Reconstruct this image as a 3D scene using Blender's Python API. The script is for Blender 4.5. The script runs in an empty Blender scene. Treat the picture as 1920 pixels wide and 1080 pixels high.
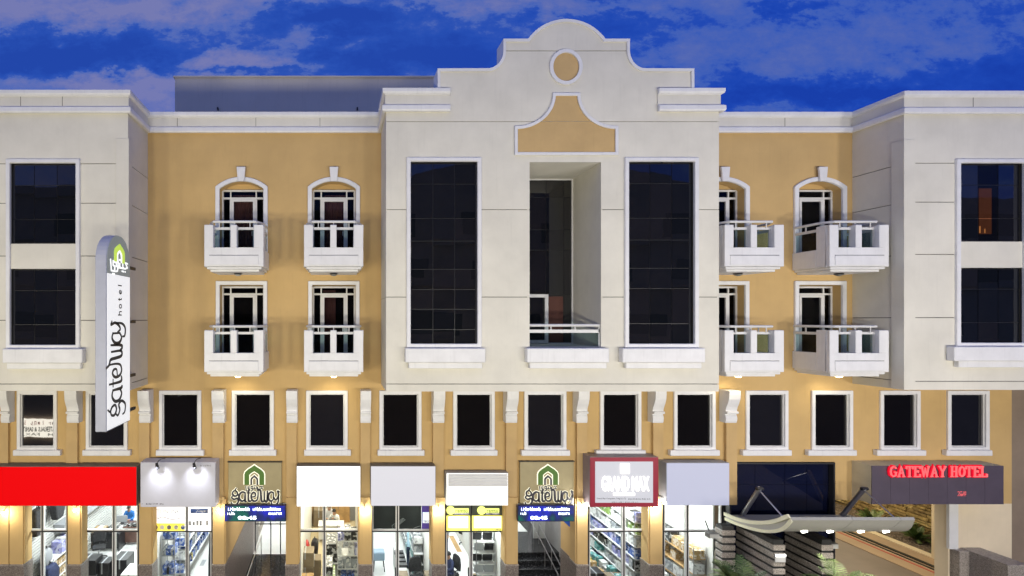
import bpy, bmesh, math, random
from mathutils import Vector, Matrix
R = math.radians
random.seed(7)
scene = bpy.context.scene
# ------------------------------------------------------------------ camera
FPX, VX, HY, CZ, CY = 950.0, 632.0, 600.0, 9.8, -16.0
cd = bpy.data.cameras.new('camera'); cam = bpy.data.objects.new('camera', cd)
scene.collection.objects.link(cam); scene.camera = cam
cam.location = (0, CY, CZ); cam.rotation_euler = (R(90), 0, 0)
cd.sensor_width = 36; cd.lens = 36*FPX/1920
cd.shift_x = (960-VX)/1920; cd.shift_y = (HY-540)/1920
cd.clip_end = 600
# ------------------------------------------------------------------ world: blue dusk with lilac cloud
w = bpy.data.worlds.new('World'); scene.world = w; w.use_nodes = True
nt = w.node_tree; nt.nodes.clear()
def wn(t, **k):
    n = nt.nodes.new(t)
    for a, b in k.items(): setattr(n, a, b)
    return n
def wm(op, a, b=None, c=None):
    n = wn('ShaderNodeMath', operation=op)
    for i, v in enumerate((a, b, c)):
        if v is None: continue
        if isinstance(v, (int, float)): n.inputs[i].default_value = v
        else: nt.links.new(v, n.inputs[i])
    return n.outputs[0]
tc = wn('ShaderNodeTexCoord'); sep = wn('ShaderNodeSeparateXYZ')
nt.links.new(tc.outputs['Generated'], sep.inputs[0])
sx, sy, sz = sep.outputs
yc = wm('MAXIMUM', wm('ABSOLUTE', sy), .25)
U = wm('DIVIDE', sx, yc); V = wm('DIVIDE', sz, yc)
comb = wn('ShaderNodeCombineXYZ')
nt.links.new(wm('MULTIPLY', U, 1.0), comb.inputs[0]); nt.links.new(wm('MULTIPLY', V, 1.9), comb.inputs[2])
nt.links.new(wm('MULTIPLY', sy, .5), comb.inputs[1])
def noise(scale, detail, rough, off, dist=0):
    m = wn('ShaderNodeVectorMath', operation='ADD'); nt.links.new(comb.outputs[0], m.inputs[0]); m.inputs[1].default_value = off
    n = wn('ShaderNodeTexNoise'); n.inputs['Scale'].default_value = scale; n.inputs['Detail'].default_value = detail
    n.inputs['Roughness'].default_value = rough; n.inputs['Distortion'].default_value = dist
    nt.links.new(m.outputs[0], n.inputs['Vector']); return n.outputs['Fac']
def blob(px, py, ax, ay, amp):
    u0 = (px-VX)/FPX; v0 = (HY-py)/FPX
    a = wm('DIVIDE', wm('SUBTRACT', U, u0), ax/FPX); b = wm('DIVIDE', wm('SUBTRACT', V, v0), ay/FPX)
    r = wm('ADD', wm('MULTIPLY', a, a), wm('MULTIPLY', b, b))
    return wm('MULTIPLY', wm('EXPONENT', wm('MULTIPLY', r, -1.0)), amp*1.35)
wU = noise(9, 8, .65, (7.3, 2, .4)); wV = noise(9, 8, .65, (1.9, 5, 6.6)); U0 = U
U = wm('ADD', U, wm('MULTIPLY', wm('SUBTRACT', wU, .5), .38)); V = wm('ADD', V, wm('MULTIPLY', wm('SUBTRACT', wV, .5), .15))
base = wm('MULTIPLY', wm('SUBTRACT', noise(6.5, 13, .70, (3.1, 0, 1.7)), .5), 2.9)
cl = wm('ADD', base, .14)
# the large masses of pale cloud (+) and of clear deep blue (-)
for b in [(250,165,170,26,.8),(430,115,150,24,.8),(610,80,110,20,.5),(100,20,260,26,.55),(420,10,240,16,.3),(1000,8,300,20,.45),
          (150,100,230,34,-.95),(640,38,130,30,-.75),(430,135,120,12,-.55),(760,105,230,36,-.75),(1150,55,170,26,-.5),
          (1350,60,330,60,.22),(1640,90,280,50,.18),(1560,178,330,22,-.75),(1860,130,110,28,-.5),(1480,12,70,12,-.5),(330,205,120,12,.2)]:
    cl = wm('ADD', cl, blob(*b))
ramp = wn('ShaderNodeValToRGB')
e = ramp.color_ramp.elements
e[0].position = .0; e[0].color = (.017, .066, .42, 1)
e[1].position = 1.0; e[1].color = (.185, .205, .47, 1)
x = e.new(.30); x.color = (.022, .083, .47, 1)
x = e.new(.44); x.color = (.032, .095, .48, 1)
x = e.new(.56); x.color = (.085, .15, .50, 1)
x = e.new(.78); x.color = (.135, .175, .48, 1)
nt.links.new(wm('ADD', wm('MULTIPLY', cl, .62), .42), ramp.inputs[0])
# wispy paler streaks, right side greyer
mxn = wn('ShaderNodeMix', data_type='RGBA', blend_type='MULTIPLY'); mr = wn('ShaderNodeMapRange'); mr.inputs[1].default_value = .15; mr.inputs[2].default_value = .75
nt.links.new(U0, mr.inputs[0]); nt.links.new(mr.outputs[0], mxn.inputs[0]); nt.links.new(ramp.outputs[0], mxn.inputs[6]); mxn.inputs[7].default_value = (.58, .78, 1.0, 1)
bg = wn('ShaderNodeBackground'); bg.inputs['Strength'].default_value = .95
nt.links.new(mxn.outputs[2], bg.inputs['Color'])
wo = wn('ShaderNodeOutputWorld'); nt.links.new(bg.outputs[0], wo.inputs[0])
vs = scene.view_settings
vs.view_transform = 'Standard'; vs.look = 'None'; vs.exposure = 0; vs.gamma = 1; vs.use_curve_mapping = False
scene.render.film_transparent = False
try:
    scene.cycles.use_denoising = True; scene.cycles.max_bounces = 8; scene.cycles.transparent_max_bounces = 16
    scene.cycles.sample_clamp_indirect = 4.0; scene.cycles.caustics_reflective = False; scene.cycles.caustics_refractive = False
except Exception: pass
sun_d = bpy.data.lights.new('sun', 'SUN'); sun = bpy.data.objects.new('sun', sun_d); scene.collection.objects.link(sun)
sun_d.energy = .30; sun_d.angle = R(40); sun_d.color = (.88, .90, 1.0); sun.rotation_euler = (R(38), 0, R(-12))   # after-glow of the dusk sky

# ------------------------------------------------------------------ helpers
def X(px, Y=0.0): return (px-VX)*(Y-CY)/FPX
def Z(py, Y=0.0): return CZ-(py-HY)*(Y-CY)/FPX
COL = scene.collection
class MB:
    def __init__(s): s.v = []; s.f = []; s.m = []; s.mi = 0
    def add(s, vs, fs):
        o = len(s.v); s.v += [tuple(p) for p in vs]; s.f += [tuple(i+o for i in f) for f in fs]; s.m += [s.mi]*len(fs); return s
    def box(s, x0, x1, y0, y1, z0, z1):
        x0, x1 = min(x0, x1), max(x0, x1); y0, y1 = min(y0, y1), max(y0, y1); z0, z1 = min(z0, z1), max(z0, z1)
        return s.add([(x0,y0,z0),(x1,y0,z0),(x1,y1,z0),(x0,y1,z0),(x0,y0,z1),(x1,y0,z1),(x1,y1,z1),(x0,y1,z1)],
            [(0,3,2,1),(4,5,6,7),(0,1,5,4),(1,2,6,5),(2,3,7,6),(3,0,4,7)])
    def rbox(s, cx, cy, z0, w, d, h, rot):
        c, q = math.cos(rot), math.sin(rot); vs = []
        for zz in (z0, z0+h):
            for a, b in ((-1,-1),(1,-1),(1,1),(-1,1)):
                lx, ly = a*w/2, b*d/2; vs.append((cx+lx*c-ly*q, cy+lx*q+ly*c, zz))
        return s.add(vs, [(0,3,2,1),(4,5,6,7),(0,1,5,4),(1,2,6,5),(2,3,7,6),(3,0,4,7)])
    def prism(s, poly, a0, a1, ax='y'):
        # poly: 2-D loop; ax='y' -> (x,z) extruded in y; ax='x' -> (y,z) extruded in x; ax='z' -> (x,y) extruded in z
        n = len(poly); vs = []
        for a in (a0, a1):
            for p, q in poly:
                vs.append((p, a, q) if ax == 'y' else ((a, p, q) if ax == 'x' else (p, q, a)))
        fs = [tuple(range(n)), tuple(range(2*n-1, n-1, -1))]
        fs += [(i, i+n, (i+1) % n+n, (i+1) % n) for i in range(n)]
        return s.add(vs, fs)
    def strip(s, pts, wd, a0, a1, ax='y', closed=False, side=0):
        # mitred band of width wd along a 2-D line; side 0 centred, 1 left of the line, -1 right of it; wd may be a list
        n = len(pts); L = []; Rr = []
        for i in range(n):
            p = Vector(pts[i])
            a = Vector(pts[i-1]) if (i > 0 or closed) else None
            b = Vector(pts[(i+1) % n]) if (i < n-1 or closed) else None
            d1 = (p-a).normalized() if a is not None else None; d2 = (b-p).normalized() if b is not None else None
            if d1 is None: d1 = d2
            if d2 is None: d2 = d1
            n1 = Vector((-d1.y, d1.x)); n2 = Vector((-d2.y, d2.x)); m = n1+n2
            m = m.normalized() if m.length > 1e-6 else n1
            k = 1/max(.62, m.dot(n1)); ww = wd[i] if isinstance(wd, (list, tuple)) else wd
            l, r = (ww/2, ww/2) if side == 0 else ((ww, 0) if side == 1 else (0, ww))
            L.append(p+m*k*l); Rr.append(p-m*k*r)
        vs = []
        f3 = (lambda q, a: (q.x, a, q.y)) if ax == 'y' else ((lambda q, a: (a, q.x, q.y)) if ax == 'x' else (lambda q, a: (q.x, q.y, a)))
        for i in range(n): vs += [f3(L[i], a0), f3(Rr[i], a0), f3(Rr[i], a1), f3(L[i], a1)]
        fs = []
        for i in range(n if closed else n-1):
            j = (i+1) % n
            for k in range(4): fs.append((i*4+k, i*4+(k+1) % 4, j*4+(k+1) % 4, j*4+k))
        if not closed: fs += [(3,2,1,0), tuple((n-1)*4+k for k in range(4))]
        return s.add(vs, fs)
    def tube(s, pts, r, n=8):
        pts = [Vector(p) for p in pts]; rings = []
        for i, p in enumerate(pts):
            d = (pts[min(i+1, len(pts)-1)]-pts[max(i-1, 0)]).normalized()
            u = d.cross(Vector((0, 0, 1)) if abs(d.z) < .9 else Vector((1, 0, 0))).normalized(); v = d.cross(u)
            rr = r[i] if isinstance(r, (list, tuple)) else r
            rings.append([p+(u*math.cos(t)+v*math.sin(t))*rr for t in [2*math.pi*k/n for k in range(n)]])
        vs = [q for ring in rings for q in ring]; fs = []
        for i in range(len(pts)-1):
            for k in range(n): fs.append((i*n+k, i*n+(k+1) % n, (i+1)*n+(k+1) % n, (i+1)*n+k))
        fs += [tuple(range(n-1, -1, -1)), tuple((len(pts)-1)*n+k for k in range(n))]
        return s.add(vs, fs)
    def lathe(s, prof, cx, cy, n=16):
        vs = []; fs = []
        for r, z in prof:
            for k in range(n): t = 2*math.pi*k/n; vs.append((cx+r*math.cos(t), cy+r*math.sin(t), z))
        for i in range(len(prof)-1):
            for k in range(n): fs.append((i*n+k, i*n+(k+1) % n, (i+1)*n+(k+1) % n, (i+1)*n+k))
        fs += [tuple(range(n-1, -1, -1)), tuple((len(prof)-1)*n+k for k in range(n))]
        return s.add(vs, fs)
    def wall(s, x0, x1, z0, z1, y0, y1, holes=(), ax='y'):
        # upright slab with rectangular holes (x0,x1,z0,z1) cut right through, closed all round
        xs = sorted({x0, x1, *[min(max(h[i], x0), x1) for h in holes for i in (0, 1)]})
        zs = sorted({z0, z1, *[min(max(h[i], z0), z1) for h in holes for i in (2, 3)]})
        nx, nz = len(xs)-1, len(zs)-1
        solid = lambda i, j: 0 <= i < nx and 0 <= j < nz and not any(h[0]-1e-6 <= (xs[i]+xs[i+1])/2 <= h[1]+1e-6 and h[2]-1e-6 <= (zs[j]+zs[j+1])/2 <= h[3]+1e-6 for h in holes)
        for i in range(nx):
            for j in range(nz):
                if not solid(i, j): continue
                a, b, c, d = xs[i], xs[i+1], zs[j], zs[j+1]
                q = [[(a,y0,c),(b,y0,c),(b,y0,d),(a,y0,d)], [(b,y1,c),(a,y1,c),(a,y1,d),(b,y1,d)]]
                if not solid(i-1, j): q.append([(a,y1,c),(a,y0,c),(a,y0,d),(a,y1,d)])
                if not solid(i+1, j): q.append([(b,y0,c),(b,y1,c),(b,y1,d),(b,y0,d)])
                if not solid(i, j-1): q.append([(a,y1,c),(b,y1,c),(b,y0,c),(a,y0,c)])
                if not solid(i, j+1): q.append([(a,y0,d),(b,y0,d),(b,y1,d),(a,y1,d)])
                for f in q:
                    if ax == 'x': f = [(p[1], p[0], p[2]) for p in f][::-1]
                    s.add(f, [(0,1,2,3)])
        return s
    def sweep(s, path, prof):
        n = len(path); m = len(prof); vs = []
        for i in range(n):
            p = Vector(path[i])
            d1 = (p-Vector(path[i-1])).normalized() if i > 0 else None
            d2 = (Vector(path[i+1])-p).normalized() if i < n-1 else None
            if d1 is None: d1 = d2
            if d2 is None: d2 = d1
            n1 = Vector((d1.y, -d1.x)); n2 = Vector((d2.y, -d2.x)); mm = (n1+n2).normalized(); k = 1/mm.dot(n1)
            for o, z in prof: q = p+mm*k*o; vs.append((q.x, q.y, z))
        fs = [tuple(range(m)), tuple((n-1)*m+k for k in range(m-1, -1, -1))]
        for i in range(n-1):
            for k in range(m): fs.append((i*m+k, (i+1)*m+k, (i+1)*m+(k+1) % m, i*m+(k+1) % m))
        return s.add(vs, fs)
    def build(s, name, mat, parent=None, bevel=0, smooth=False, loc=None):
        me = bpy.data.meshes.new(name); me.from_pydata(s.v, [], s.f)
        mats = mat if isinstance(mat, (list, tuple)) else [mat]
        for q in mats: me.materials.append(q)
        if len(mats) > 1:
            for p, i in zip(me.polygons, s.m): p.material_index = i
        bm = bmesh.new(); bm.from_mesh(me); bmesh.ops.remove_doubles(bm, verts=bm.verts, dist=1e-5)
        bmesh.ops.recalc_face_normals(bm, faces=bm.faces); bm.to_mesh(me); bm.free()
        if smooth:
            for p in me.polygons: p.use_smooth = True
            try: me.set_sharp_from_angle(angle=R(40))
            except Exception: pass
        o = bpy.data.objects.new(name, me); COL.objects.link(o)
        if parent: o.parent = parent
        if loc: o.location = loc
        if bevel:
            b = o.modifiers.new('edge', 'BEVEL'); b.width = bevel; b.segments = 1; b.limit_method = 'ANGLE'; b.angle_limit = R(40)
        return o
def B(x0, x1, y0, y1, z0, z1): return MB().box(x0, x1, y0, y1, z0, z1)
def tag(o, label=None, cat=None, group=None, kind=None):
    if label: o['label'] = label
    if cat: o['category'] = cat
    if group: o['group'] = group
    if kind: o['kind'] = kind
    return o
def empty(name, loc, label=None, cat=None, group=None, rz=0, parent=None):
    o = bpy.data.objects.new(name, None); COL.objects.link(o); o.location = loc; o.rotation_euler = (0, 0, rz)
    o.empty_display_size = .2
    if parent: o.parent = parent
    return tag(o, label, cat, group)
def copy_tree(o, parent=None, loc=None):
    c = o.copy(); COL.objects.link(c)
    if parent: c.parent = parent
    if loc is not None: c.location = loc
    for ch in list(o.children): copy_tree(ch, c)
    return c
def shift(o, dx=0, dy=0, dz=0): o.location = (o.location.x+dx, o.location.y+dy, o.location.z+dz); return o

# ------------------------------------------------------------------ materials
MATS = {}
def mat(name, col, rough=.6, metal=0, var=.06, scale=3.0, bump=0, bscale=60, spec=.5, streak=0, emis=None, estr=0, speck=None, coat=0):
    m = bpy.data.materials.new(name); m.use_nodes = True; t = m.node_tree; b = t.nodes['Principled BSDF']
    b.inputs['Roughness'].default_value = rough; b.inputs['Metallic'].default_value = metal
    b.inputs['Specular IOR Level'].default_value = spec; b.inputs['Coat Weight'].default_value = coat
    c = (*col, 1); tcn = t.nodes.new('ShaderNodeTexCoord')
    def mix(a, bcol, fac, mode='MIX'):
        x = t.nodes.new('ShaderNodeMix'); x.data_type = 'RGBA'; x.blend_type = mode
        if isinstance(fac, float): x.inputs[0].default_value = fac
        else: t.links.new(fac, x.inputs[0])
        for sock, v in ((x.inputs[6], a), (x.inputs[7], bcol)):
            if isinstance(v, tuple): sock.default_value = v
            else: t.links.new(v, sock)
        return x.outputs[2]
    def nz(sc, det=5, vec=None, ro=.6):
        n = t.nodes.new('ShaderNodeTexNoise'); n.inputs['Scale'].default_value = sc; n.inputs['Detail'].default_value = det; n.inputs['Roughness'].default_value = ro
        t.links.new(vec or tcn.outputs['Object'], n.inputs['Vector']); return n.outputs['Fac']
    def rmp(f, lo, hi):
        r = t.nodes.new('ShaderNodeMapRange'); r.inputs[1].default_value = lo; r.inputs[2].default_value = hi; t.links.new(f, r.inputs[0]); return r.outputs[0]
    out = c
    if var:
        dk = tuple(v*(1-var*2.2) for v in col)+(1,); lt = tuple(min(1, v*(1+var)) for v in col)+(1,)
        out = mix(dk, lt, rmp(nz(scale), .3, .7))
    if streak:
        mp = t.nodes.new('ShaderNodeMapping'); mp.inputs['Scale'].default_value = (7, 7, .35); t.links.new(tcn.outputs['Object'], mp.inputs[0])
        f = rmp(nz(2.2, 6, mp.outputs[0]), .56, .8)
        mu = t.nodes.new('ShaderNodeMath'); mu.operation = 'MULTIPLY'; t.links.new(f, mu.inputs[0]); mu.inputs[1].default_value = streak
        out = mix(out, tuple(v*.45 for v in col)+(1,), mu.outputs[0])
    if speck:
        vo = t.nodes.new('ShaderNodeTexVoronoi'); vo.inputs['Scale'].default_value = speck[1]; t.links.new(tcn.outputs['Object'], vo.inputs['Vector'])
        sp = t.nodes.new('ShaderNodeSeparateColor'); t.links.new(vo.outputs['Color'], sp.inputs[0])
        out = mix(out, (*speck[0], 1), rmp(sp.outputs[0], speck[2], speck[2]+.05))
        out = mix(out, tuple(v*.5 for v in col)+(1,), rmp(sp.outputs[1], .78, .82))
    if isinstance(out, tuple): b.inputs['Base Color'].default_value = out
    else: t.links.new(out, b.inputs['Base Color'])
    if bump:
        bn = t.nodes.new('ShaderNodeBump'); bn.inputs['Strength'].default_value = bump; bn.inputs['Distance'].default_value = .01
        t.links.new(nz(bscale, 4), bn.inputs['Height']); t.links.new(bn.outputs[0], b.inputs['Normal'])
    if emis:
        b.inputs['Emission Color'].default_value = (*emis, 1); b.inputs['Emission Strength'].default_value = estr
    MATS[name] = m; return m
ochre = mat('ochre_plaster', (.56, .382, .168), .85, var=.05, scale=.7, bump=.35, streak=.16, spec=.25)
tan = mat('tan_plaster', (.55, .38, .18), .85, var=.05, scale=1.2, bump=.3, streak=.1, spec=.25)
cream = mat('cream_panel', (.69, .665, .59), .7, var=.045, scale=.9, bump=.15, streak=.10, spec=.3)
creamw = mat('cream_wall', (.74, .63, .46), .8, var=.05, scale=.8, bump=.2, streak=.12, spec=.3)
white = mat('white_paint', (.74, .74, .76), .5, var=.035, scale=2.5, bump=.08, streak=.22)
joint = mat('panel_joint', (.12, .115, .10), .9, var=0)
greyw = mat('grey_render', (.66, .60, .50), .8, var=.03, scale=.6, bump=.15, streak=.2)
alum = mat('white_aluminium', (.66, .66, .66), .35, var=.03, scale=6)
darkal = mat('dark_frame', (.02, .02, .023), .4, var=0)
steel = mat('brushed_steel', (.5, .5, .52), .28, metal=1, var=.05, scale=20)
wineglass = None
def glassmat(name, col, rough=.02, ior=1.6, bump=.04):
    m = mat(name, col, rough, var=0, spec=.5); b = m.node_tree.nodes['Principled BSDF']; b.inputs['IOR'].default_value = ior
    t = m.node_tree; n = t.nodes.new('ShaderNodeTexNoise'); n.inputs['Scale'].default_value = 1.1; tcn = t.nodes.new('ShaderNodeTexCoord')
    t.links.new(tcn.outputs['Object'], n.inputs['Vector']); bn = t.nodes.new('ShaderNodeBump'); bn.inputs['Strength'].default_value = bump; bn.inputs['Distance'].default_value = .03
    t.links.new(n.outputs['Fac'], bn.inputs['Height']); t.links.new(bn.outputs[0], b.inputs['Normal']); return m
dglass = [glassmat('dark_glass', (.006, .007, .010), ior=1.75), glassmat('dark_glass_2', (.009, .009, .012), ior=1.7, bump=.06), glassmat('dark_glass_3', (.005, .006, .008), ior=1.85, bump=.05)]
blkglass = glassmat('black_glass', (.0045, .004, .0045), ior=1.45)
blueglass = glassmat('blue_black_glass', (.006, .008, .026), ior=1.65, bump=.05)
def clear(name, tint, ior=1.45, rough=.01, extra=0.0):
    m = bpy.data.materials.new(name); m.use_nodes = True; t = m.node_tree; t.nodes.clear()
    tr = t.nodes.new('ShaderNodeBsdfTransparent'); tr.inputs[0].default_value = (*tint, 1)
    gl = t.nodes.new('ShaderNodeBsdfGlossy'); gl.inputs['Roughness'].default_value = rough
    fr = t.nodes.new('ShaderNodeFresnel'); fr.inputs[0].default_value = ior
    mx = t.nodes.new('ShaderNodeMixShader'); ge = t.nodes.new('ShaderNodeNewGeometry'); ma = t.nodes.new('ShaderNodeMath'); ma.operation = 'MULTIPLY_ADD'; mb_ = t.nodes.new('ShaderNodeMath'); mb_.operation = 'MULTIPLY'
    t.links.new(ge.outputs['Backfacing'], ma.inputs[0]); ma.inputs[1].default_value = -1; ma.inputs[2].default_value = 1; t.links.new(ma.outputs[0], mb_.inputs[0]); t.links.new(fr.outputs[0], mb_.inputs[1])
    t.links.new(mb_.outputs[0], mx.inputs[0]); t.links.new(tr.outputs[0], mx.inputs[1]); t.links.new(gl.outputs[0], mx.inputs[2])
    o = t.nodes.new('ShaderNodeOutputMaterial'); t.links.new(mx.outputs[0], o.inputs[0]); return m
shopglass = clear('shop_glass', (.94, .97, .96), 1.4)
balglass = clear('balcony_glass', (.74, .82, .82), 1.35)
roomglass = clear('door_glass', (.62, .62, .64), 1.33)
def emit(name, col, s, base=None): return mat(name, base or tuple(min(.8, v) for v in col), .5, var=0, emis=col, estr=s)
granite = mat('brown_granite', (.19, .155, .135), .35, var=.1, scale=9, speck=((.30, .26, .23), 70, .68), bump=.05)
granite_l = mat('pale_granite', (.30, .265, .235), .4, var=.1, scale=9, speck=((.42, .38, .34), 75, .68), bump=.05)
darkst = mat('dark_stone', (.022, .022, .022), .5, var=.1)
asphalt = mat('asphalt', (.05, .05, .052), .9, var=.2, scale=3, bump=.6, bscale=120)
paving = mat('paving', (.26, .23, .20), .8, var=.12, scale=2, bump=.3)
tilew = mat('white_floor_tile', (.70, .70, .69), .18, var=.02)
tilek = mat('black_floor_tile', (.02, .021, .024), .15, var=.2, scale=8, speck=((.05, .05, .055), 30, .8))
wallw = mat('shop_wall', (.72, .71, .68), .8, var=.02)
carton_m = mat('cardboard', (.42, .26, .11), .8, var=.12, scale=4)
carton_d = mat('cardboard_dark', (.22, .17, .11), .8, var=.12, scale=4)
blackp = mat('black_plastic', (.014, .014, .017), .35, var=.2, scale=8)
darkfab = mat('dark_fabric', (.03, .03, .034), .9, var=.3, scale=14, bump=.5)
greyp = mat('grey_plastic', (.30, .31, .33), .45, var=.05)
whitep = mat('white_laminate', (.72, .72, .72), .35, var=.02)
bluep = mat('blue_pack', (.03, .09, .38), .4, var=.15, scale=12)
navy = mat('navy_cloth', (.02, .03, .09), .8, var=.15, scale=9)
wood_d = mat('dark_wood', (.10, .05, .038), .4, var=.2, scale=5)
skin = mat('skin', (.33, .18, .11), .55, var=.04)
hairm = mat('hair', (.012, .010, .009), .6, var=.1)
redp = mat('red_plastic', (.45, .02, .025), .4, var=.05)
cur_m = mat('brown_curtain', (.40, .20, .17), .95, var=.15, scale=2)
dimroom = mat('dim_room', (.02, .018, .016), .9, var=.1)  # near-black colour stands in for the darkness of unlit rooms
# ================================================================== GROUND
YS = -18.0   # the facade across the street
tag(B(-60, 60, -90, -.6+.0, -.35, -.12).build('ground', asphalt), kind='structure')
tag(B(-60, 60, -14.6, -3.6, -.12, -.004).build('road', asphalt), kind='structure')
tag(B(-60, 60, -3.6, .3, -.12, .0).build('pavement', paving), kind='structure')
tag(B(-60, 60, YS, -14.6, -.12, .0).build('pavement', paving), kind='structure')
tag(B(-60, 60, .3, 60, -.35, -.012).build('ground', paving), kind='structure')
# ================================================================== HOTEL
H = empty('hotel_building', (0, 0, 0), 'cream and ochre hotel with curved central gable, tall dark windows and white balconies', 'building')
YW, YC, YR = -1.52, -1.64, -1.46
XW = X(240, YW); XC0 = X(724, YC); XC1 = X(1348, YC); XR = 16.27
XL_end = X(-260, 0); XR_end = X(1897, 0); XR_far = XR+9
zmain0 = 4.0
MEZZ = [(33,108,40,99,24,113),(162,240,170,231,154,244),(299,378,307,369,292,382),(435,514,444,507,429,518),(574,652,582,644,570,658),
        (711,790,720,781,708,796),(849,927,856,919,845,933),(982,1061,990,1053,978,1069),(1124,1201,1132,1195,1118,1211),(1262,1340,1271,1333,1257,1350),
        (1397,1476,1407,1466,1393,1485),(1520,1597,1530,1588,1516,1607),(1648,1723,1660,1717,1645,1737),(1774,1852,1786,1846,1775,1861)]
BAL = [(-3.01, 0), (-0.10, 0), (12.17, 0), (15.23, 0)]   # balcony axes on the ochre wall
holes = []
for m in MEZZ: holes.append((X(m[0])+.11, X(m[1])-.11, Z(840), Z(738)))
for bx, _ in BAL:
    holes.append((bx-.69, bx+.69, 11.5, 14.18)); holes.append((bx-.69, bx+.69, 8.42, 10.9))
holes.append((X(1367), X(1565), zmain0-1, Z(866))); holes.append((X(1565)+.001, 19.3, zmain0-1, 4.12))
holes.append((XC0+.3, XC1-.3, 8.2, 15.6))
MB().wall(XL_end, XR_end, zmain0, 15.72, 0, .37, holes).build('wall', ochre, H)
B(19.3, XR_end, 0, .37, 0, zmain0).build('wall', creamw, H)
B(XL_end-.6, X(18, 0), .1, .4, 0, zmain0).build('wall', tan, H)
B(XR_end+.001, XR_end+6, .3, .369, 0, 7.9).build('wall', mat('brown_render_side', (.26, .20, .15), .85, var=.08, scale=1, bump=.2), H)
B(XR_end-.3, XR_end, .37, .9, 0, 15.6).build('wall', creamw, H)
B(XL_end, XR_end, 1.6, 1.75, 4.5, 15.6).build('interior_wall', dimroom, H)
B(XL_end, XR_end-.31, .37, 12, 15.45, 15.6).build('roof', greyw, H)
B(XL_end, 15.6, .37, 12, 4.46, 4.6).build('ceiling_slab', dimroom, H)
# arched heads
for bx, _ in BAL:
    hw, rise, zs = .69, .24, 13.94
    r = (hw*hw+rise*rise)/(2*rise); arc = []
    for k in range(13):
        x = -hw+2*hw*k/12; arc.append((bx+x, zs+rise-r+math.sqrt(max(0, r*r-x*x))))
    mb = MB()
    for k in range(12):
        mb.prism([arc[k], arc[k+1], (arc[k+1][0], 14.18), (arc[k][0], 14.18)], 0.0, .33)
    mb.build('arch_head', ochre, H)
# ------------------------------------------------------------------ mezzanine windows
first_m = None
for i, (a, b, c, d, s0, s1) in enumerate(MEZZ):
    x0, x1 = X(a), X(b); z0, z1 = Z(844), Z(732)
    loop = [(x0, z0), (x1, z0), (x1, z1), (x0, z1)]
    fr = MB().strip(loop, .11, -.06, .05, closed=True, side=1).build('window', white, H, bevel=.012)
    inn = [(x0+.11, z0+.11), (x1-.11, z0+.11), (x1-.11, z1-.11), (x0+.11, z1-.11)]
    MB().strip(inn, .03, .0, .07, closed=True, side=1).build('frame', alum, fr)
    B(x0+.12, x1-.12, .045, .06, z0+.12, z1-.12).build('pane', [blkglass, dglass[1]][i % 3 == 1] if i else dglass[2], fr)
    B(X(s0, -.14), X(s1, -.14), -.15, 0, Z(855, -.15), Z(844.5, -.15)).build('sill', white, fr, bevel=.015)
# ------------------------------------------------------------------ balcony windows and balconies
def balcony_window(bx, zf, arched, curtain):
    top = zf+2.48 if arched else zf+2.46
    g = .69
    if arched:
        zs = zf+2.50; r0 = .825; rise = .31; r = (r0*r0+rise*rise)/(2*rise)
        pts = [(bx+r0, zf+.35), (bx+r0, zs)]
        for k in range(1, 16):
            x = r0-2*r0*k/16; pts.append((bx+x, zs+rise-r+math.sqrt(r*r-x*x)))
        pts += [(bx-r0, zs), (bx-r0, zf+.35)]
        tr = MB().strip(pts, .135, -.07, .02, side=1).build('window', white, H, bevel=.015)
        MB().prism([(bx-.10, 14.15), (bx+.10, 14.15), (bx+.14, 14.60), (bx-.14, 14.60)], -.15, -.072).build('keystone', white, tr, bevel=.012)
    else:
        pts = [(bx+.81, zf+.35), (bx+.81, zf+2.61), (bx-.81, zf+2.61), (bx-.81, zf+.35)]
        tr = MB().strip(pts, .125, -.07, .02, side=1).build('window', white, H, bevel=.015)
    B(bx-g, bx+g, .372, .45, zf+2.46, zf+2.75).build('head_panel', ochre, tr)
    # joinery
    mb = MB().strip([(bx-g, zf), (bx+g, zf), (bx+g, top), (bx-g, top)], .055, .28, .36, closed=True, side=1)
    mb.box(bx-g+.055, bx+g-.055, .285, .355, zf+2.18, zf+2.24)
    for sx_ in (-.41, .41):
        mb.box(bx+sx_-.028, bx+sx_+.028, .283, .357, zf+.055, zf+2.18); mb.box(bx+sx_-.02, bx+sx_+.02, .286, .354, zf+2.24, top-.055)
    mb.build('frame', alum, tr)
    MB().strip([(bx-.38, zf+.06), (bx+.38, zf+.06), (bx+.38, zf+2.175), (bx-.38, zf+2.175)], .07, .265, .335, closed=True, side=1).build('door_frame', alum, tr)
    B(bx+.27, bx+.30, .22, .262, zf+1.0, zf+1.14).build('handle', steel, tr)
    for (a, b, c, d) in [(-.635,-.44,.06,2.17),(.44,.635,.06,2.17),(-.31,.31,.13,2.10),(-.635,-.43,2.245,top-zf-.06),(-.385,.385,2.245,top-zf-.06),(.43,.635,2.245,top-zf-.06)]:
        B(bx+a, bx+b, .31, .32, zf+c, zf+d).build('pane', roomglass, tr)
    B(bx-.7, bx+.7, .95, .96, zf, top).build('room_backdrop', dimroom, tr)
    if curtain:
        mb = MB(); n = 40; vs = []; x0, x1 = curtain
        for k in range(n+1):
            t = k/n; vs += [(bx+x0+(x1-x0)*t, .45+.03*math.sin(t*50), zf+.1), (bx+x0+(x1-x0)*t, .45+.03*math.sin(t*50), zf+2.35)]
        mb.add(vs, [(2*k, 2*k+2, 2*k+3, 2*k+1) for k in range(n)]); mb.build('curtain', cur_m, tr)
for i, (bx, _) in enumerate(BAL):
    balcony_window(bx, 11.5, True, [(-.36, .36), (-.3, .36), None, None][i])
    balcony_window(bx, 8.42, False, [None, (-.36, .05), None, None][i])
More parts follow.
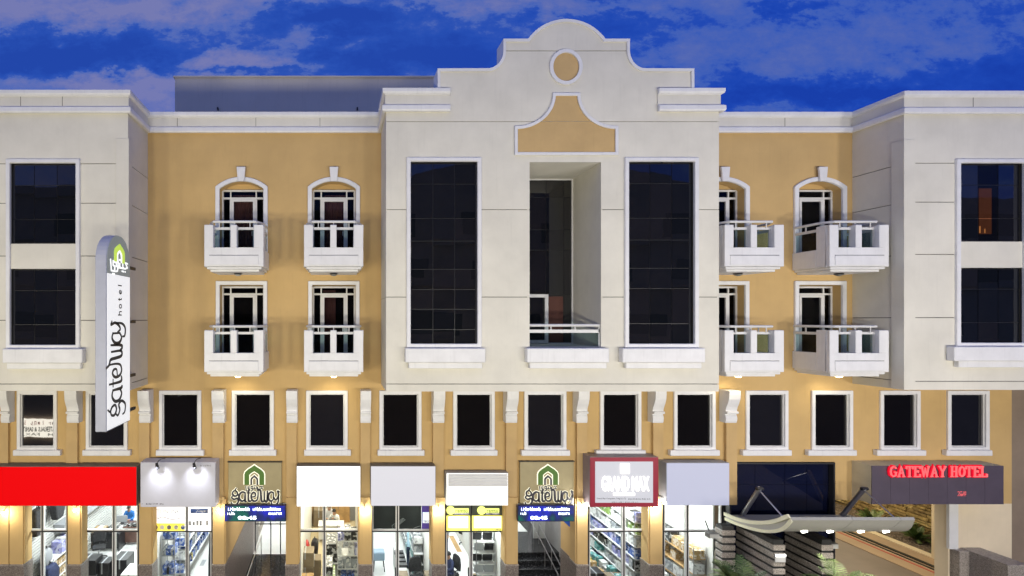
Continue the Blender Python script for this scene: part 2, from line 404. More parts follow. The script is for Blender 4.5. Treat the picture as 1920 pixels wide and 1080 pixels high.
lampglass = emit('lamp_lens', (1.0, .82, .45), 14)
lampoff = mat('lamp_lens_off', (.4, .4, .38), .3, var=0)
def balcony():
    # origin: wall face on the balcony axis at slab level; drops .3 below
    r = MB(); r.box(-.865, .865, -1.23, -1.11, -.14, .415)
    r.box(-.865, -.60, -1.23, -1.11, .415, 1.08); r.box(-.10, .085, -1.225, -.99, .415, 1.08); r.box(.583, .865, -1.23, -1.11, .415, 1.08)
    for q in (-.60, .583): r.box(q-.1 if q < 0 else q, q if q < 0 else q+.1, -1.11, -.99, .415, 1.07)
    r.box(-.744, .744, -1.11, -.99, 0, .414)
    for s in (-1, 1):
        r.box(s*.865, s*.745, -1.11, -.80, -.14, 1.08); r.box(s*.86, s*.75, -.80, 0, -.14, .40)
    r.box(-.744, .744, -1.11, 0, -.13, 0.0)
    o = r.build('balcony', white, H, bevel=.012)
    B(-.72, .72, -1.25, -1.231, -.10, .18).build('apron_panel', white, o, bevel=.008)
    B(-.72, .72, -1.2335, -1.2305, .183, .197).build('apron_shade_line', joint, o)  # dark strip painted as the shadow line above the apron
    m = MB(); m.box(-.80, .80, -1.18, 0, -.21, -.142); m.box(-.72, .72, -1.10, 0, -.28, -.212); m.build('base_moulding', white, o, bevel=.01)
    m = MB()
    m.box(-.598, -.102, -1.08, -1.00, .96, 1.03); m.box(.087, .581, -1.08, -1.00, .96, 1.03)
    for s in (-1, 1): m.box(s*.82, s*.78, -.80, 0, .94, 1.02)
    m.build('lower_rail', alum, o)
    m = MB(); m.tube([(-.80, 0, 1.19), (-.80, -.74, 1.19), (-.62, -1.10, 1.19), (.62, -1.10, 1.19), (.80, -.74, 1.19), (.80, 0, 1.19)], .038, 8)
    for x in (-.45, 0.0, .45): m.box(x-.012, x+.012, -1.11, -1.09, 1.0, 1.16)
    for s in (-1, 1): m.box(s*.80-.012, s*.80+.012, -.42, -.39, 1.0, 1.16)
    m.build('handrail', alum, o, smooth=True)
    for (a, b) in ((-.60, -.10), (.085, .583)): B(a, b, -1.03, -1.02, .415, .96).build('glass_panel', balglass, o)
    for s in (-1, 1): B(s*.806, s*.794, -.80, 0, .40, .94).build('glass_panel', balglass, o)
    lamp = MB().lathe([(.11, -.282), (.125, -.30), (.10, -.325)], 0, -.62, 16).build('lamp', darkal, o, smooth=True)
    return o
b0 = None; bals = []
for i, (bx, _) in enumerate(BAL):
    for j, zf in enumerate((11.5, 8.42)):
        if b0 is None: b0 = balcony(); b0.location = (bx, 0, zf); o = b0
        else: o = copy_tree(b0, H, (bx, 0, zf))
        lens = MB().lathe([(.095, -.322), (.085, -.345), (.05, -.365), (.01, -.37)], 0, -.62, 16).build('lens', lampoff if j == 0 else lampglass, [c for c in o.children if c.name.startswith('lamp')][0], smooth=True)
        if j == 1:
            ld = bpy.data.lights.new('balcony_light', 'SPOT'); lo = bpy.data.objects.new('balcony_light', ld); COL.objects.link(lo)
            ld.energy = 24; ld.color = (1, .88, .60); ld.shadow_soft_size = .06; ld.spot_size = R(150); ld.spot_blend = .8
            lo.location = (bx, -.62, zf-.40); lo.rotation_euler = (R(12), 0, 0)
# ------------------------------------------------------------------ wings
def tall_windows(x0, x1, y, zt, zb, parent, glasses, vs, hs, sill, sillz, right_open=False, mats=None):
    # trim round a tall opening, panes between glazing bars; glasses = list of (ztop, zbottom)
    w_ = MB().strip([(x0, zb), (x1, zb), (x1, zt), (x0, zt)], .115, y-.07, y+.03, closed=True, side=1).build('window', white, parent, bevel=.015)
    gx0, gx1 = x0+.125, x1-.125
    for (gt, gb) in glasses:
        B(gx0-.02, gx1+.02, y+.085, y+.12, gb-.02, gt+.02).build('glazing_frame', darkal, w_)
        xs = [gx0]+[v for v in vs]+[gx1]; zs = [gb]+sorted(h for h in hs if gb < h < gt)+[gt]
        for a, b in zip(xs, xs[1:]):
            for c, d in zip(zs, zs[1:]):
                ins = .009; t = random.uniform(-.0035, .0035); yy = y+.066
                q4 = [yy+random.uniform(-.003, .003) for _ in range(3)]; q4.append(q4[0]+q4[2]-q4[1]); qc = [(a+ins, c+ins), (b-ins, c+ins), (b-ins, d-ins), (a+ins, d-ins)]
                p = MB().add([(u, yq_, v) for (u, v), yq_ in zip(qc, q4)]+[(u, yq_+.008, v) for (u, v), yq_ in zip(qc, q4)], [(3,2,1,0),(4,5,6,7),(0,1,5,4),(1,2,6,5),(2,3,7,6),(3,0,4,7)]).build('pane', dglass[random.randrange(3)] if mats is None else mats, w_)
    (s0, s1), (l0, l1) = sill; (za, zb_, zc) = sillz
    B(s0, s1, y-.22, y, zb_, za).build('sill', white, w_, bevel=.02)
    B(l0, l1, y-.14, y, zc, zb_-.001).build('sill_base', white, w_, bevel=.015)
    return w_
def wing(front_y, xe, xo, sgn, joints, strip_front, strip_side, zb, wx0, wx1, zwt, zwb, name_side):
    # xe = x of the corner towards the middle, xo = outer end
    a, b = min(xe, xo), max(xe, xo)
    ba, bb = (a, xe-.031) if sgn > 0 else (xe+.031, b)
    body = MB().wall(ba, bb, zb, 15.72, front_y+.03, front_y+.28, [(wx0+.05, wx1-.05, zwb+.05, zwt-.05)]).build('wing', joint, H)
    z = [zb]+sorted(joints)+[15.72]
    for c, d in zip(z, z[1:]):
        g0 = c+(.011 if c != zb else 0); g1 = d-(.011 if d != 15.72 else 0)
        if g0 < zwb < g1 or g0 < zwt < g1 or (zwb < g0 and g1 < zwt):
            for (p0, p1) in ((a, wx0+.03), (wx1-.03, b)):
                MB().wall(p0, p1, g0, g1, front_y, front_y+.029).build('panel', cream, body)
            if g1 > zwt: B(wx0+.031, wx1-.031, front_y, front_y+.029, zwt-.03, g1).build('panel', cream, body)
            if g0 < zwb: B(wx0+.031, wx1-.031, front_y, front_y+.029, g0, zwb+.03).build('panel', cream, body)
        else: B(a, b, front_y, front_y+.029, g0, g1).build('panel', cream, body)
        # side face
        s0 = xe; B(xe, xe-sgn*.03, front_y+.03, 0, g0, g1).build('panel', cream, body)
    B(xe-sgn*.03, xe-sgn*.2, front_y+.28, 0, zb, 15.72).build('side_wall', joint, body)
    B(ba, bb, front_y+.281, 0, zb+.002, zb+.2).build('soffit', cream, body)
    # raised corner strip
    m = MB(); t = .035
    m.box(xe-sgn*strip_front, xe+sgn*t, front_y-t, front_y, zb, 14.98)
    m.box(xe, xe+sgn*t, front_y, front_y+strip_side, zb, 14.98); m.build('corner_strip', cream, body, bevel=.006)
    return body
ZJ = lambda L, y: [Z(p, y) for p in L]
zwb_l = Z(733, YW)
lw = wing(YW, XW, XL_end, 1, ZJ([307,381,480,600.6,720], YW), abs(X(240,YW)-X(218,YW)), .21, zwb_l, X(13,YW), X(151,YW), Z(299,YW), Z(654,YW), 'l')
tall_windows(X(13,YW), X(151,YW), YW, Z(299,YW), Z(654,YW), H, [(Z(308,YW), Z(455,YW)), (Z(506,YW), Z(652,YW))], [X(62,YW), X(105,YW)],
    ZJ([347,411,545,609], YW), ((X(5,YW-.2), X(155,YW-.2)), (X(13,YW-.12), X(152,YW-.12))), (Z(654,YW-.2), Z(681,YW-.2), Z(692,YW-.14)))
B(X(20,YW), X(143,YW), YW, YW+.06, Z(504,YW), Z(457,YW)).build('spandrel_panel', cream, lw)
rw = wing(YR, XR, XR_far, -1, ZJ([306,379,477,595.6,715], YR), .29, .31, Z(731, YR), X(1790,YR), X(1925,YR), Z(299,YR), Z(650,YR), 'r')
tall_windows(X(1790,YR), X(1925,YR), YR, Z(299,YR), Z(650,YR), H, [(Z(308,YR), Z(451,YR)), (Z(504,YR), Z(648,YR))], [X(1839,YR), X(1877,YR)],
    ZJ([346,409,542,605], YR), ((X(1789,YR-.2), X(1931,YR-.2)), (X(1797,YR-.12), X(1925,YR-.12))), (Z(650,YR-.2), Z(677,YR-.2), Z(689,YR-.14)))
B(X(1798,YR), X(1917,YR), YR, YR+.06, Z(502,YR), Z(453,YR)).build('spandrel_panel', cream, rw)
_w = [o for o in H.children if o.name.startswith('window')][-1]
for o in _w.children:
    if o.name.startswith('pane'):
        xs_ = [v.co.x for v in o.data.vertices]; zs_ = [v.co.z for v in o.data.vertices]
        if min(xs_) > X(1836,YR) and max(xs_) < X(1880,YR) and min(zs_) > Z(452,YR): o.data.materials[0] = roomglass
cvm = mat('lamp_lit_curtain', (.20, .07, .03), .9, var=.1, scale=4, emis=(.22, .065, .02), estr=.35); cvl = mat('lamp_glow_curtain', (.3, .12, .04), .9, var=0, emis=(1.0, .38, .10), estr=.8)  # warm light put into the curtain as emission, no lamp behind it
m = MB(); n_ = 24
for kk in range(n_): a_ = X(1842,YR)+(X(1866,YR)-X(1842,YR))*kk/n_; m.box(a_, a_+.012, YR+.0795-.002*(kk % 2), YR+.083, Z(438,YR), Z(352,YR))
m.build('curtain', cvm, _w)
for a_, w1, z1_ in ((1842.5, 2.6, 423), (1852, 2.2, 428)): B(X(a_,YR), X(a_+w1,YR), YR+.0775-.0005, YR+.0792, Z(436,YR), Z(z1_,YR)).build('lamp_glow', cvl, _w)  # small emissive patches paint the brighter foot of the curtain
# ------------------------------------------------------------------ central bay
cb = empty('central_bay', (0,0,0), parent=H)
zb = Z(734, YC)
cw = [(X(762,YC), X(902,YC), Z(652,YC), Z(296,YC)), (X(1170,YC), X(1308,YC), Z(652,YC), Z(296,YC)), (X(993,YC), X(1127,YC), Z(650,YC), Z(304,YC))]
ins_ = [(a+.03, b-.03, c+.03, d-.03) for a, b, c, d in cw[:2]]+[(cw[2][0]-.062, cw[2][1]+.062, cw[2][2]-.125, cw[2][3]+.062)]
MB().wall(XC0+.031, XC1-.031, zb+.002, Z(170,YC), YC+.03, YC+.3, ins_).build('backing_wall', joint, cb)
zj = ZJ([720, 557, 393, 228], YC)
bands = [(zb, zj[0]), (zj[0], zj[1]), (zj[1], zj[2]), (zj[2], zj[3])]
for k, (c, d) in enumerate(bands):
    g0 = c+(.010 if k else 0); g1 = d-.010
    if k in (1, 2):
        cols = [(XC0, cw[0][0]+.03), (cw[0][1]-.03, cw[2][0]), (cw[2][1], cw[1][0]+.03), (cw[1][1]-.03, XC1)]
        for (p0, p1) in cols:
            lo = g0
            if k == 1:
                # panels of the window storey run on below the sills
                pass
            B(p0, p1, YC, YC+.029, g0, g1).build('panel', cream, cb)
        if k == 1:
            for (p0, p1, wz) in ((cw[0][0]+.031, cw[0][1]-.031, cw[0][2]+.03), (cw[1][0]+.031, cw[1][1]-.031, cw[1][2]+.03), (cw[2][0]+.001, cw[2][1]-.001, cw[2][2])):
                B(p0, p1, YC, YC+.029, g0, wz).build('panel', cream, cb)
    else:
        hs = [h for h in ins_[:2]+[cw[2]] if h[3] > g0 and h[2] < g1]
        MB().wall(XC0, XC1, g0, g1, YC, YC+.029, hs).build('panel', cream, cb)
P2 = lambda L: [(X(a, YC), Z(b, YC)) for a, b in L]
def q_arc(cx, cy, rx, ry, a0, a1, n=12): return [(cx+rx*math.cos(R(a0+(a1-a0)*k/n)), cy+ry*math.sin(R(a0+(a1-a0)*k/n))) for k in range(n+1)]
left_c = q_arc(913, 96, 35, 38.5, 90, 0); right_c = q_arc(1209.6, 96, 35, 38.5, 180, 90)
B_poly = [(724,227.4),(724,166),(825,166),(825,134.5)]+left_c+right_c+[(1295,134.5),(1295,166),(1348,166),(1348,227.4)]
top_arc = [(1061.5-r_*math.cos(R(a)), 126-r_*math.sin(R(a))) for r_ in (84,) for a in [34.1+(111.8)*k/22 for k in range(23)]]
top_arc[0] = (992, 79); top_arc[-1] = (1131, 79)
A_poly = [(948,94.6),(948,79)]+top_arc+[(1174.6,79),(1174.6,94.6)]
MB().prism(P2(B_poly), YC, YC+.5).build('gable_panel', cream, cb)
MB().prism(P2(A_poly), YC, YC+.5).build('gable_top_panel', cream, cb)
MB().prism(P2([(948.5,96.5),(1174,96.5),(1174,94),(948.5,94)]), YC+.02, YC+.49).build('joint_backing', joint, cb)
out = [(825,166),(825,134.5)]+left_c[1:]+[(948,79)]+top_arc+[(1174.6,79)]+right_c[:-1]+[(1295,134.5),(1295,166)]
MB().strip(P2(out), .075, YC-.045, YC+.55, side=1).build('coping', white, cb)
# bay sides, soffit, roof
for xx, s in ((XC0, 1), (XC1, -1)):
    for c, d in bands+[(zj[3], Z(166,YC))]: B(xx, xx+s*.03, YC+(.03 if d < zj[3]+.1 else .501), 0, c+.008, d-.008).build('panel', cream, cb)
    B(xx+s*.03, xx+s*.2, YC+.3, 0, zb, 15.72).build('side_wall', joint, cb)
B(XC0+.031, XC1-.031, YC+.301, 0, zb+.002, zb+.15).build('soffit', cream, cb)
# round and bell shaped emblems
cxp, cyp = 1060.5, 126.3
E = q_arc(cxp, cyp, 24.5, 26.5, 0, 360, 40)[:-1]; Eo = q_arc(cxp, cyp, 27.5, 30, 0, 360, 40)[:-1]
MB().prism(P2(E), YC-.004, YC+.01).build('roundel', tan, cb)
MB().strip(P2(Eo), .095, YC-.05, YC-.006, closed=True).build('roundel_ring', white, cb)
bl = q_arc(967, 182, 68, 58, 90, 0, 14); br = q_arc(1154, 182, 68, 58, 180, 90, 14)
# curves run from the shoulders (y=240) up to the neck (y~178)
neck = [(1039,178),(1083,178)]
bl = [(968+70*math.sin(t*math.pi/2), 240-62*(1-math.cos(t*math.pi/2))) for t in [k/14 for k in range(15)]]
br = [(1154-70*math.sin(t*math.pi/2), 240-62*(1-math.cos(t*math.pi/2))) for t in [1-k/14 for k in range(15)]]
bell = [(967,289)]+[(967,240)]+bl[1:]+br[:-1]+[(1155,240),(1155,289)]
def clip_y(poly, y, keep_above):
    o = []
    for i in range(len(poly)):
        p, q = poly[i], poly[(i+1) % len(poly)]; ip = (p[1] < y) == keep_above; iq = (q[1] < y) == keep_above
        if ip: o.append(p)
        if ip != iq: t = (y-p[1])/(q[1]-p[1]); o.append((p[0]+(q[0]-p[0])*t, y))
    return o
MB().prism(P2(clip_y(bell, 227.2, True)), YC-.012, YC-.001).build('bell_panel', tan, cb)
MB().prism(P2(clip_y(bell, 228.2, False)), YC-.012, YC-.001).build('bell_panel', tan, cb)
MB().strip(P2(bell), .085, YC-.06, YC-.013, closed=True).build('bell_surround', white, cb, bevel=.008)
for k, (a, b, vv, hh) in enumerate([(762,902,(812,853),(345,409.5,452,505,543,580,618)), (1170,1308,(1219,1260),(344,409,450,503,541,607))]):
    sl = ((X(760,YC-.2), X(910,YC-.2)), (X(766,YC-.12), X(904,YC-.12))) if k == 0 else ((X(1167,YC-.2), X(1322,YC-.2)), (X(1173,YC-.12), X(1315,YC-.12)))
    tall_windows(X(a,YC), X(b,YC), YC, Z(296,YC), Z(652,YC), H, [(Z(306,YC), Z(649,YC))], [X(v,YC+.05) for v in vv], ZJ(hh, YC+.05), sl,
        (Z(653,YC-.2), Z(680,YC-.2), Z(691,YC-.14)))
# deep central recess with its balcony
rx0, rx1, rz0, rz1 = cw[2]; YB = .12
m = MB(); yq = YC+.0295; m.box(rx0-.06, rx0-.001, yq, YB, rz0, rz1); m.box(rx1+.001, rx1+.06, yq, YB, rz0, rz1); m.box(rx0-.06, rx1+.06, yq, YB, rz1+.001, rz1+.06); m.box(rx0-.06, rx1+.06, yq, YB, rz0-.12, rz0-.001)
m.build('recess_lining', cream, cb)
rwn = MB().strip([(rx0, rz0), (rx1, rz0), (rx1, rz1), (rx0, rz1)], .035, YB-.05, YB, closed=True, side=1).build('window', alum, H)
gxs = [rx0+.03, X(1024,YB), X(1057,YB), rx1-.035]; gzs = [rz0+.03, Z(553,YB), Z(469,YB), Z(431,YB), Z(370,YB), rz1-.035]
for a, b in zip(gxs, gxs[1:]):
    for c, d in zip(gzs, gzs[1:]): B(a+.008, b-.008, YB+.0, YB+.012, c+.008, d-.008).build('pane', dglass[random.randrange(3)], rwn)
B(rx0, rx1, YB+.02, YB+.05, rz0, rz1).build('backing', darkal, rwn)
B(rx0+.3, rx0+.62, YB-.03, YB-.002, Z(553,YB)+.01, Z(553,YB)+.06)
MB().strip([(rx0+.01, rz0+.02), (X(1026,YB), rz0+.02), (X(1026,YB), Z(552,YB)), (rx0+.01, Z(552,YB))], .10, YB-.09, YB-.012, closed=True, side=1).build('door_frame', alum, rwn)
B(X(1028,YB), X(1055,YB), YB-.03, YB-.004, rz0+.05, Z(556,YB)).build('curtain', mat('russet_curtain', (.10, .04, .03), .9), rwn)
sl = B(X(988,YC-.2), X(1142,YC-.2), YC-.22, YC+.0, Z(680,YC-.2), Z(653,YC-.2)).build('balcony_sill', white, H, bevel=.02)
B(X(993,YC-.12), X(1137,YC-.12), YC-.14, YC, Z(691,YC-.14), Z(680.2,YC-.2)).build('sill_base', white, sl, bevel=.015)
m = MB(); yr = YC+.10
m.tube([(rx0, yr, Z(610,yr)), (rx1, yr, Z(610,yr))], .04, 8); m.box(rx0, rx1, yr-.02, yr+.02, Z(624,yr), Z(618,yr))
for p in (1033, 1078): m.box(X(p,yr)-.015, X(p,yr)+.015, yr-.012, yr+.012, Z(618,yr), Z(612,yr))
m.box(rx0, rx0+.03, yr-.02, yr+.02, rz0, Z(610,yr)); m.box(rx1-.03, rx1, yr-.02, yr+.02, rz0, Z(610,yr))
m.build('handrail', alum, sl)
B(rx0+.03, rx1-.03, yr-.006, yr+.006, rz0, Z(624,yr)).build('glass_panel', balglass, sl)
# ------------------------------------------------------------------ parapets and mouldings
pathL = [(XL_end, YW), (XW, YW), (XW, 0), (XC0, 0), (XC0, YC), (X(843, YC), YC)]
pathR = [(X(1232, YC), YC), (XC1, YC), (XC1, 0), (XR, 0), (XR, YR), (XR_far, YR)]
for path in (pathL, pathR):
    MB().sweep(path, [(-.3, 15.70), (.03, 15.70), (.03, 16.31), (-.3, 16.31)]).build('parapet', cream, H)
    MB().sweep(path, [(.031, 16.17), (.09, 16.20), (.11, 16.24), (.11, 16.33), (-.30, 16.33), (-.30, 16.311), (.031, 16.311)]).build('upper_moulding', white, H)
    MB().sweep(path, [(.031, 15.69), (.10, 15.69), (.12, 15.73), (.12, 15.84), (.07, 15.88), (.031, 15.89)]).build('lower_moulding', white, H)
    # movement joints in the parapet
for (x, y) in [(X(40,YW), YW), (X(118,YW), YW), (X(333), 0), (X(1470), 0), (X(1822,YR), YR), (X(480), 0), (X(600), 0)]:
    B(x-.006, x+.006, y-.036, y-.03, 15.9, 16.17).build('parapet_joint', joint, H)
ph = B(X(328, 6), X(860, 6), 6, 11.5, 15.6, Z(146, 6)).build('penthouse', greyw, H)
B(X(328, 6)-.06, X(860, 6), 5.94, 11.5, Z(146, 6)+.001, Z(144.5, 6)+.03).build('coping', greyw, ph)
for px in (408, 670): B(X(px,5.9)-.03, X(px,5.9)+.03, 5.88, 5.99, Z(205,5.9), Z(201,5.9)).build('bracket', darkal, ph)
# ------------------------------------------------------------------ pilasters, columns and scroll brackets
PIL = [(0,15),(124,145),(260,280),(398,419),(537,556),(676,694),(812,832),(949,969),(1082,1101),(1225,1244),(1362,1382)]
for a, b in PIL:
    B(X(a,-.1), X(b,-.1), -.1, 0, 4.0, 6.62).build('pilaster', tan, H)
prof = [(0, 7.62), (-.42, 7.62), (-.42, 7.50), (-.405, 7.35), (-.36, 7.22), (-.30, 7.10), (-.27, 7.00), (-.27, 6.97), (-.33, 6.965), (-.345, 6.93), (-.33, 6.89), (-.25, 6.885), (-.245, 6.86), (-.27, 6.82), (-.285, 6.75), (-.275, 6.66), (-.25, 6.60), (0, 6.60)]
for a, b in PIL:
    xa, xb = X(a, -.3), X(b+1.5, -.3)
    MB().prism(prof, xa, xb, 'x').build('scroll_bracket', white, H, bevel=.006)
COLS = [(-28,16,0),(18,43,0),(127,150,0),(261,284,0),(399,421,0),(536,559,0),(674,697,0),(811,834,0),(949,971,0),(1082,1102,0),(1219,1242,0)]
for a, b, _ in COLS:
    c = B(X(a,-.16), X(b,-.16), -.16, .3, 2.15, 4.25).build('column', ochre, H)
    B(X(a,-.2)-.02, X(b,-.2)+.02, -.2, .3, 0, 2.13).build('granite_base', granite, c)
    B(X(a,-.2)-.03, X(b,-.2)+.03, -.215, .3, 2.131, 2.165).build('ledge', granite_l, c)
    s = 1 if a < 600 else -1
    B((X(b,-.16) if s > 0 else X(a,-.16)), (X(b,-.16)+.035 if s > 0 else X(a,-.16)-.035), -.12, .25, 2.17, 4.2).build('metal_trim', ochre, c)
# ================================================================== LETTERING
def spline(pts, n=6):
    P = [Vector(p) for p in pts]; o = []
    if len(P) < 3: return [tuple(p) for p in P]
    Q = [P[0]*2-P[1]]+P+[P[-1]*2-P[-2]]
    for i in range(1, len(Q)-2):
        for k in range(n):
            t = k/n; a, b, c, d = Q[i-1], Q[i], Q[i+1], Q[i+2]
            o.append(tuple(.5*((2*b)+(c-a)*t+(2*a-5*b+4*c-d)*t*t+(3*b-a-3*c+d)*t**3)))
    o.append(tuple(P[-1])); return o
# flowing word mark: strokes (points, smooth?, thickness) in a box 100 wide, x-height 20, baseline 0
GW = [
 ([(14,20),(10,24),(5,22),(4,16),(9,12),(14,15),(13,21),(9,25),(12,30)],1,2.6),           # g: head and ear
 ([(5,14),(2,9),(7,5),(13,7),(16,1),(11,-7),(3,-6),(1,-1)],1,2.8),                          # g: tail bowl
 ([(31,19),(24,21),(18,15),(18,6),(24,1),(30,5)],1,3.2),([(30,20),(30,2),(33,0)],1,3.2),    # a
 ([(37,27),(37,4),(40,1),(43,2)],1,3.0),([(33,19),(42,19)],0,2.4),                           # t
 ([(44,10),(51,12),(51,18),(47,20),(43,14),(44,5),(49,1),(55,4),(57,14),(57,27)],1,2.8),    # e running up
 ([(54,33),(57,27),(62,24),(63,14),(64,3),(67,0),(70,4),(70,23)],1,3.2),([(70,5),(73,0),(76,3),(77,24)],1,3.2), # W
 ([(90,19),(84,21),(79,15),(79,6),(84,1),(89,5)],1,3.2),([(89,20),(89,4)],1,3.2),           # a
 ([(90,10),(93,4),(97,7),(100,15),(98,23),(102,21)],1,2.8),([(100,14),(99,0),(94,-7),(86,-6),(85,-1)],1,2.8)] # y
HOTEL_L = {'h': [([(0,30),(0,0)],2.6),([(0,15),(4,19),(9,19),(12,14),(12,0)],2.6)], 'o': [([(6,0),(0,5),(0,15),(6,20),(12,15),(12,5),(6,0)],2.6)],
 't': [([(5,28),(5,3),(10,0)],2.6),([(0,19),(10,19)],2.6)], 'e': [([(1,10),(12,11),(11,17),(6,20),(0,14),(1,4),(7,0),(12,3)],2.6)], 'l': [([(4,30),(4,0)],2.6)]}
AR = [([(100,18),(84,20),(98,8),(84,4),(70,4),(70,16)],0),([(70,4),(52,4),(52,16)],0),([(52,4),(42,4)],0),([(42,4),(42,18),(32,18),(32,6),(42,4),(38,-6),(28,-8)],0),
 ([(26,14),(14,16),(14,6),(24,4),(22,-8),(4,-8),(0,20)],0)]
AR_DOT = [(84,-4),(66,-4),(73,-4),(49,23),(56,23),(12,-15),(20,-15)]
def arch_pts(cx, z0, w_, h_):
    hw = w_/2; zs = z0+h_*.60; L = [(cx-hw, z0), (cx-hw, zs), (cx-hw*.93, zs+h_*.09), (cx-hw*.62, zs+h_*.22), (cx-hw*.25, zs+h_*.32), (cx, z0+h_)]
    return L+[(2*cx-x, z) for x, z in L[-2::-1]]
def logo_arch(mb_out, mb_in, cx, z0, w_, h_, th, y0, y1, ax, mp=lambda p: p):
    mb_out.strip([mp(p) for p in arch_pts(cx, z0, w_-th, h_-th*.8)], th, y0, y1, ax)
    if mb_in: mb_in.strip([mp(p) for p in arch_pts(cx, z0, w_*.36, h_*.52)], th*.42, y0, y1, ax)
def word(mb, ox, oz, sc, y0, y1, ax='y', mp=lambda p: p, grow=0, vs=1.0, th=1.0):
    for pts, sm, t in GW:
        q = spline(pts) if sm else pts
        n = len(q); W_ = [(t*th*(.62+.38*math.sin(math.pi*k/max(1, n-1)))*sc+grow) for k in range(n)]
        mb.strip([mp((ox+p[0]*sc, oz+p[1]*sc*vs)) for p in q], W_, y0, y1, ax)
def arabic(mb, ox, oz, sc, th, y0, y1, ax='y', mp=lambda p: p):
    for q, _ in AR: mb.strip([mp((ox+p[0]*sc, oz+p[1]*sc)) for p in q], th, y0, y1, ax)
    for d in AR_DOT:
        c = (ox+d[0]*sc, oz+d[1]*sc); mb.strip([mp((c[0]-th*.5, c[1])), mp((c[0]+th*.5, c[1]))], th, y0, y1, ax)
def text(name, s, mat_, x0, z0, width, y, parent=None, height=None, ext=.01, bold=0, shear=0):
    cu = bpy.data.curves.new(name, 'FONT'); cu.body = s; cu.size = 1; cu.extrude = 0.0; cu.offset = bold; cu.shear = shear; cu.resolution_u = 3
    tmp = bpy.data.objects.new('t', cu); COL.objects.link(tmp); dg = bpy.context.evaluated_depsgraph_get(); dg.update()
    me = bpy.data.meshes.new_from_object(tmp.evaluated_get(dg)); bpy.data.objects.remove(tmp)
    xs = [v.co.x for v in me.vertices]; zs = [v.co.y for v in me.vertices]
    k = width/(max(xs)-min(xs)); kz = k if not height else height/(max(zs)-min(zs)); mx, mz = min(xs), min(zs)
    bm = bmesh.new(); bm.from_mesh(me)
    for v in bm.verts: v.co = Vector((x0+(v.co.x-mx)*k, y, z0+(v.co.y-mz)*kz))
    r = bmesh.ops.extrude_face_region(bm, geom=bm.faces[:])
    for v in [g for g in r['geom'] if isinstance(g, bmesh.types.BMVert)]: v.co.y += ext
    bmesh.ops.recalc_face_normals(bm, faces=bm.faces); bm.to_mesh(me); bm.free(); me.materials.clear(); me.materials.append(mat_)
    o = bpy.data.objects.new(name, me); COL.objects.link(o)
    if parent: o.parent = parent
    return o
def glyphs(x0, x1, z, h, y, mat_, parent, seed, name='small_print', gap=.35, skip=.12):
    # print too small to read: short upright and flat strokes in letter-sized cells
    rr = random.Random(seed); m = MB(); x = x0; w_ = h*.62
    while x < x1-w_:
        if rr.random() > skip:
            m.box(x, x+w_*.22, y, y+.003, z, z+h*rr.choice((1, .7, .7)))
            if rr.random() < .8: m.box(x, x+w_*.75, y+.0005, y+.0035, z+h*rr.choice((0, .3, .6)), z+h*rr.choice((0, .3, .6))+h*.18)
            if rr.random() < .6: m.box(x+w_*.6, x+w_*.8, y+.001, y+.004, z, z+h*.65)
        x += w_*(1+gap)
    if m.v: return tag(m.build(name, mat_, parent), kind='stuff')
# ================================================================== SIGNS
green = mat('green_logo', (.06, .13, .02), .4, var=0, emis=(.07, .19, .02), estr=.25)
lime = mat('lime_logo', (.55, .70, .10), .4, var=0, emis=(.52, .75, .10), estr=.65)
inkgrey = mat('grey_letter', (.045, .042, .055), .4, var=0)
halo = emit('white_halo', (1.0, .96, .74), .95, base=(.4,.4,.35))
sign_side = mat('sign_lavender_side', (.38, .40, .50), .5, var=.03, streak=.15)
boxgrey = mat('sign_box_metal', (.13, .125, .12), .5, var=.1)
# blade sign
bs = empty('blade_sign', (-5.8, -2.85, 9.5), 'tall white vertical gateway hotel sign with rounded grey top beside the left wing', 'hotel sign')
def bb(mb, name, mt, **k): o = mb.build(name, mt, bs, **k); o.location = (5.8, 2.85, -9.5); return o
sxa, sxb = -5.98, -5.70; ya, yb_ = -3.48, -2.06; zb0, zcap = 7.03, 10.97
def blade_outline(y0, y1, z0, top=True):
    r = (y1-y0)/2; cy = (y0+y1)/2; zc = 12.0-r
    return [(y0, z0), (y1, z0), (y1, zc)]+[(cy+r*math.cos(R(a)), zc+r*math.sin(R(a))) for a in range(10, 171, 10)]+[(y0, zc)]
bb(MB().prism(blade_outline(ya, yb_, zb0), sxa, sxb, 'x'), 'sign_case', sign_side, bevel=.015)
facew = emit('lit_white_face', (.93, .94, .97), .78, base=(.35, .35, .35)); capm = mat('sign_cap', (.16, .18, .19), .3, var=.05, emis=(.30, .36, .38), estr=.35)
bb(B(sxb+.001, sxb+.012, ya+.03, yb_-.03, zb0+.03, zcap-.005), 'face', facew)
cap = [p for p in blade_outline(ya+.03, yb_-.03, zcap)]
bb(MB().prism([(y, min(z, 11.985)) for y, z in cap], sxb+.001, sxb+.013, 'x'), 'cap_face', capm)
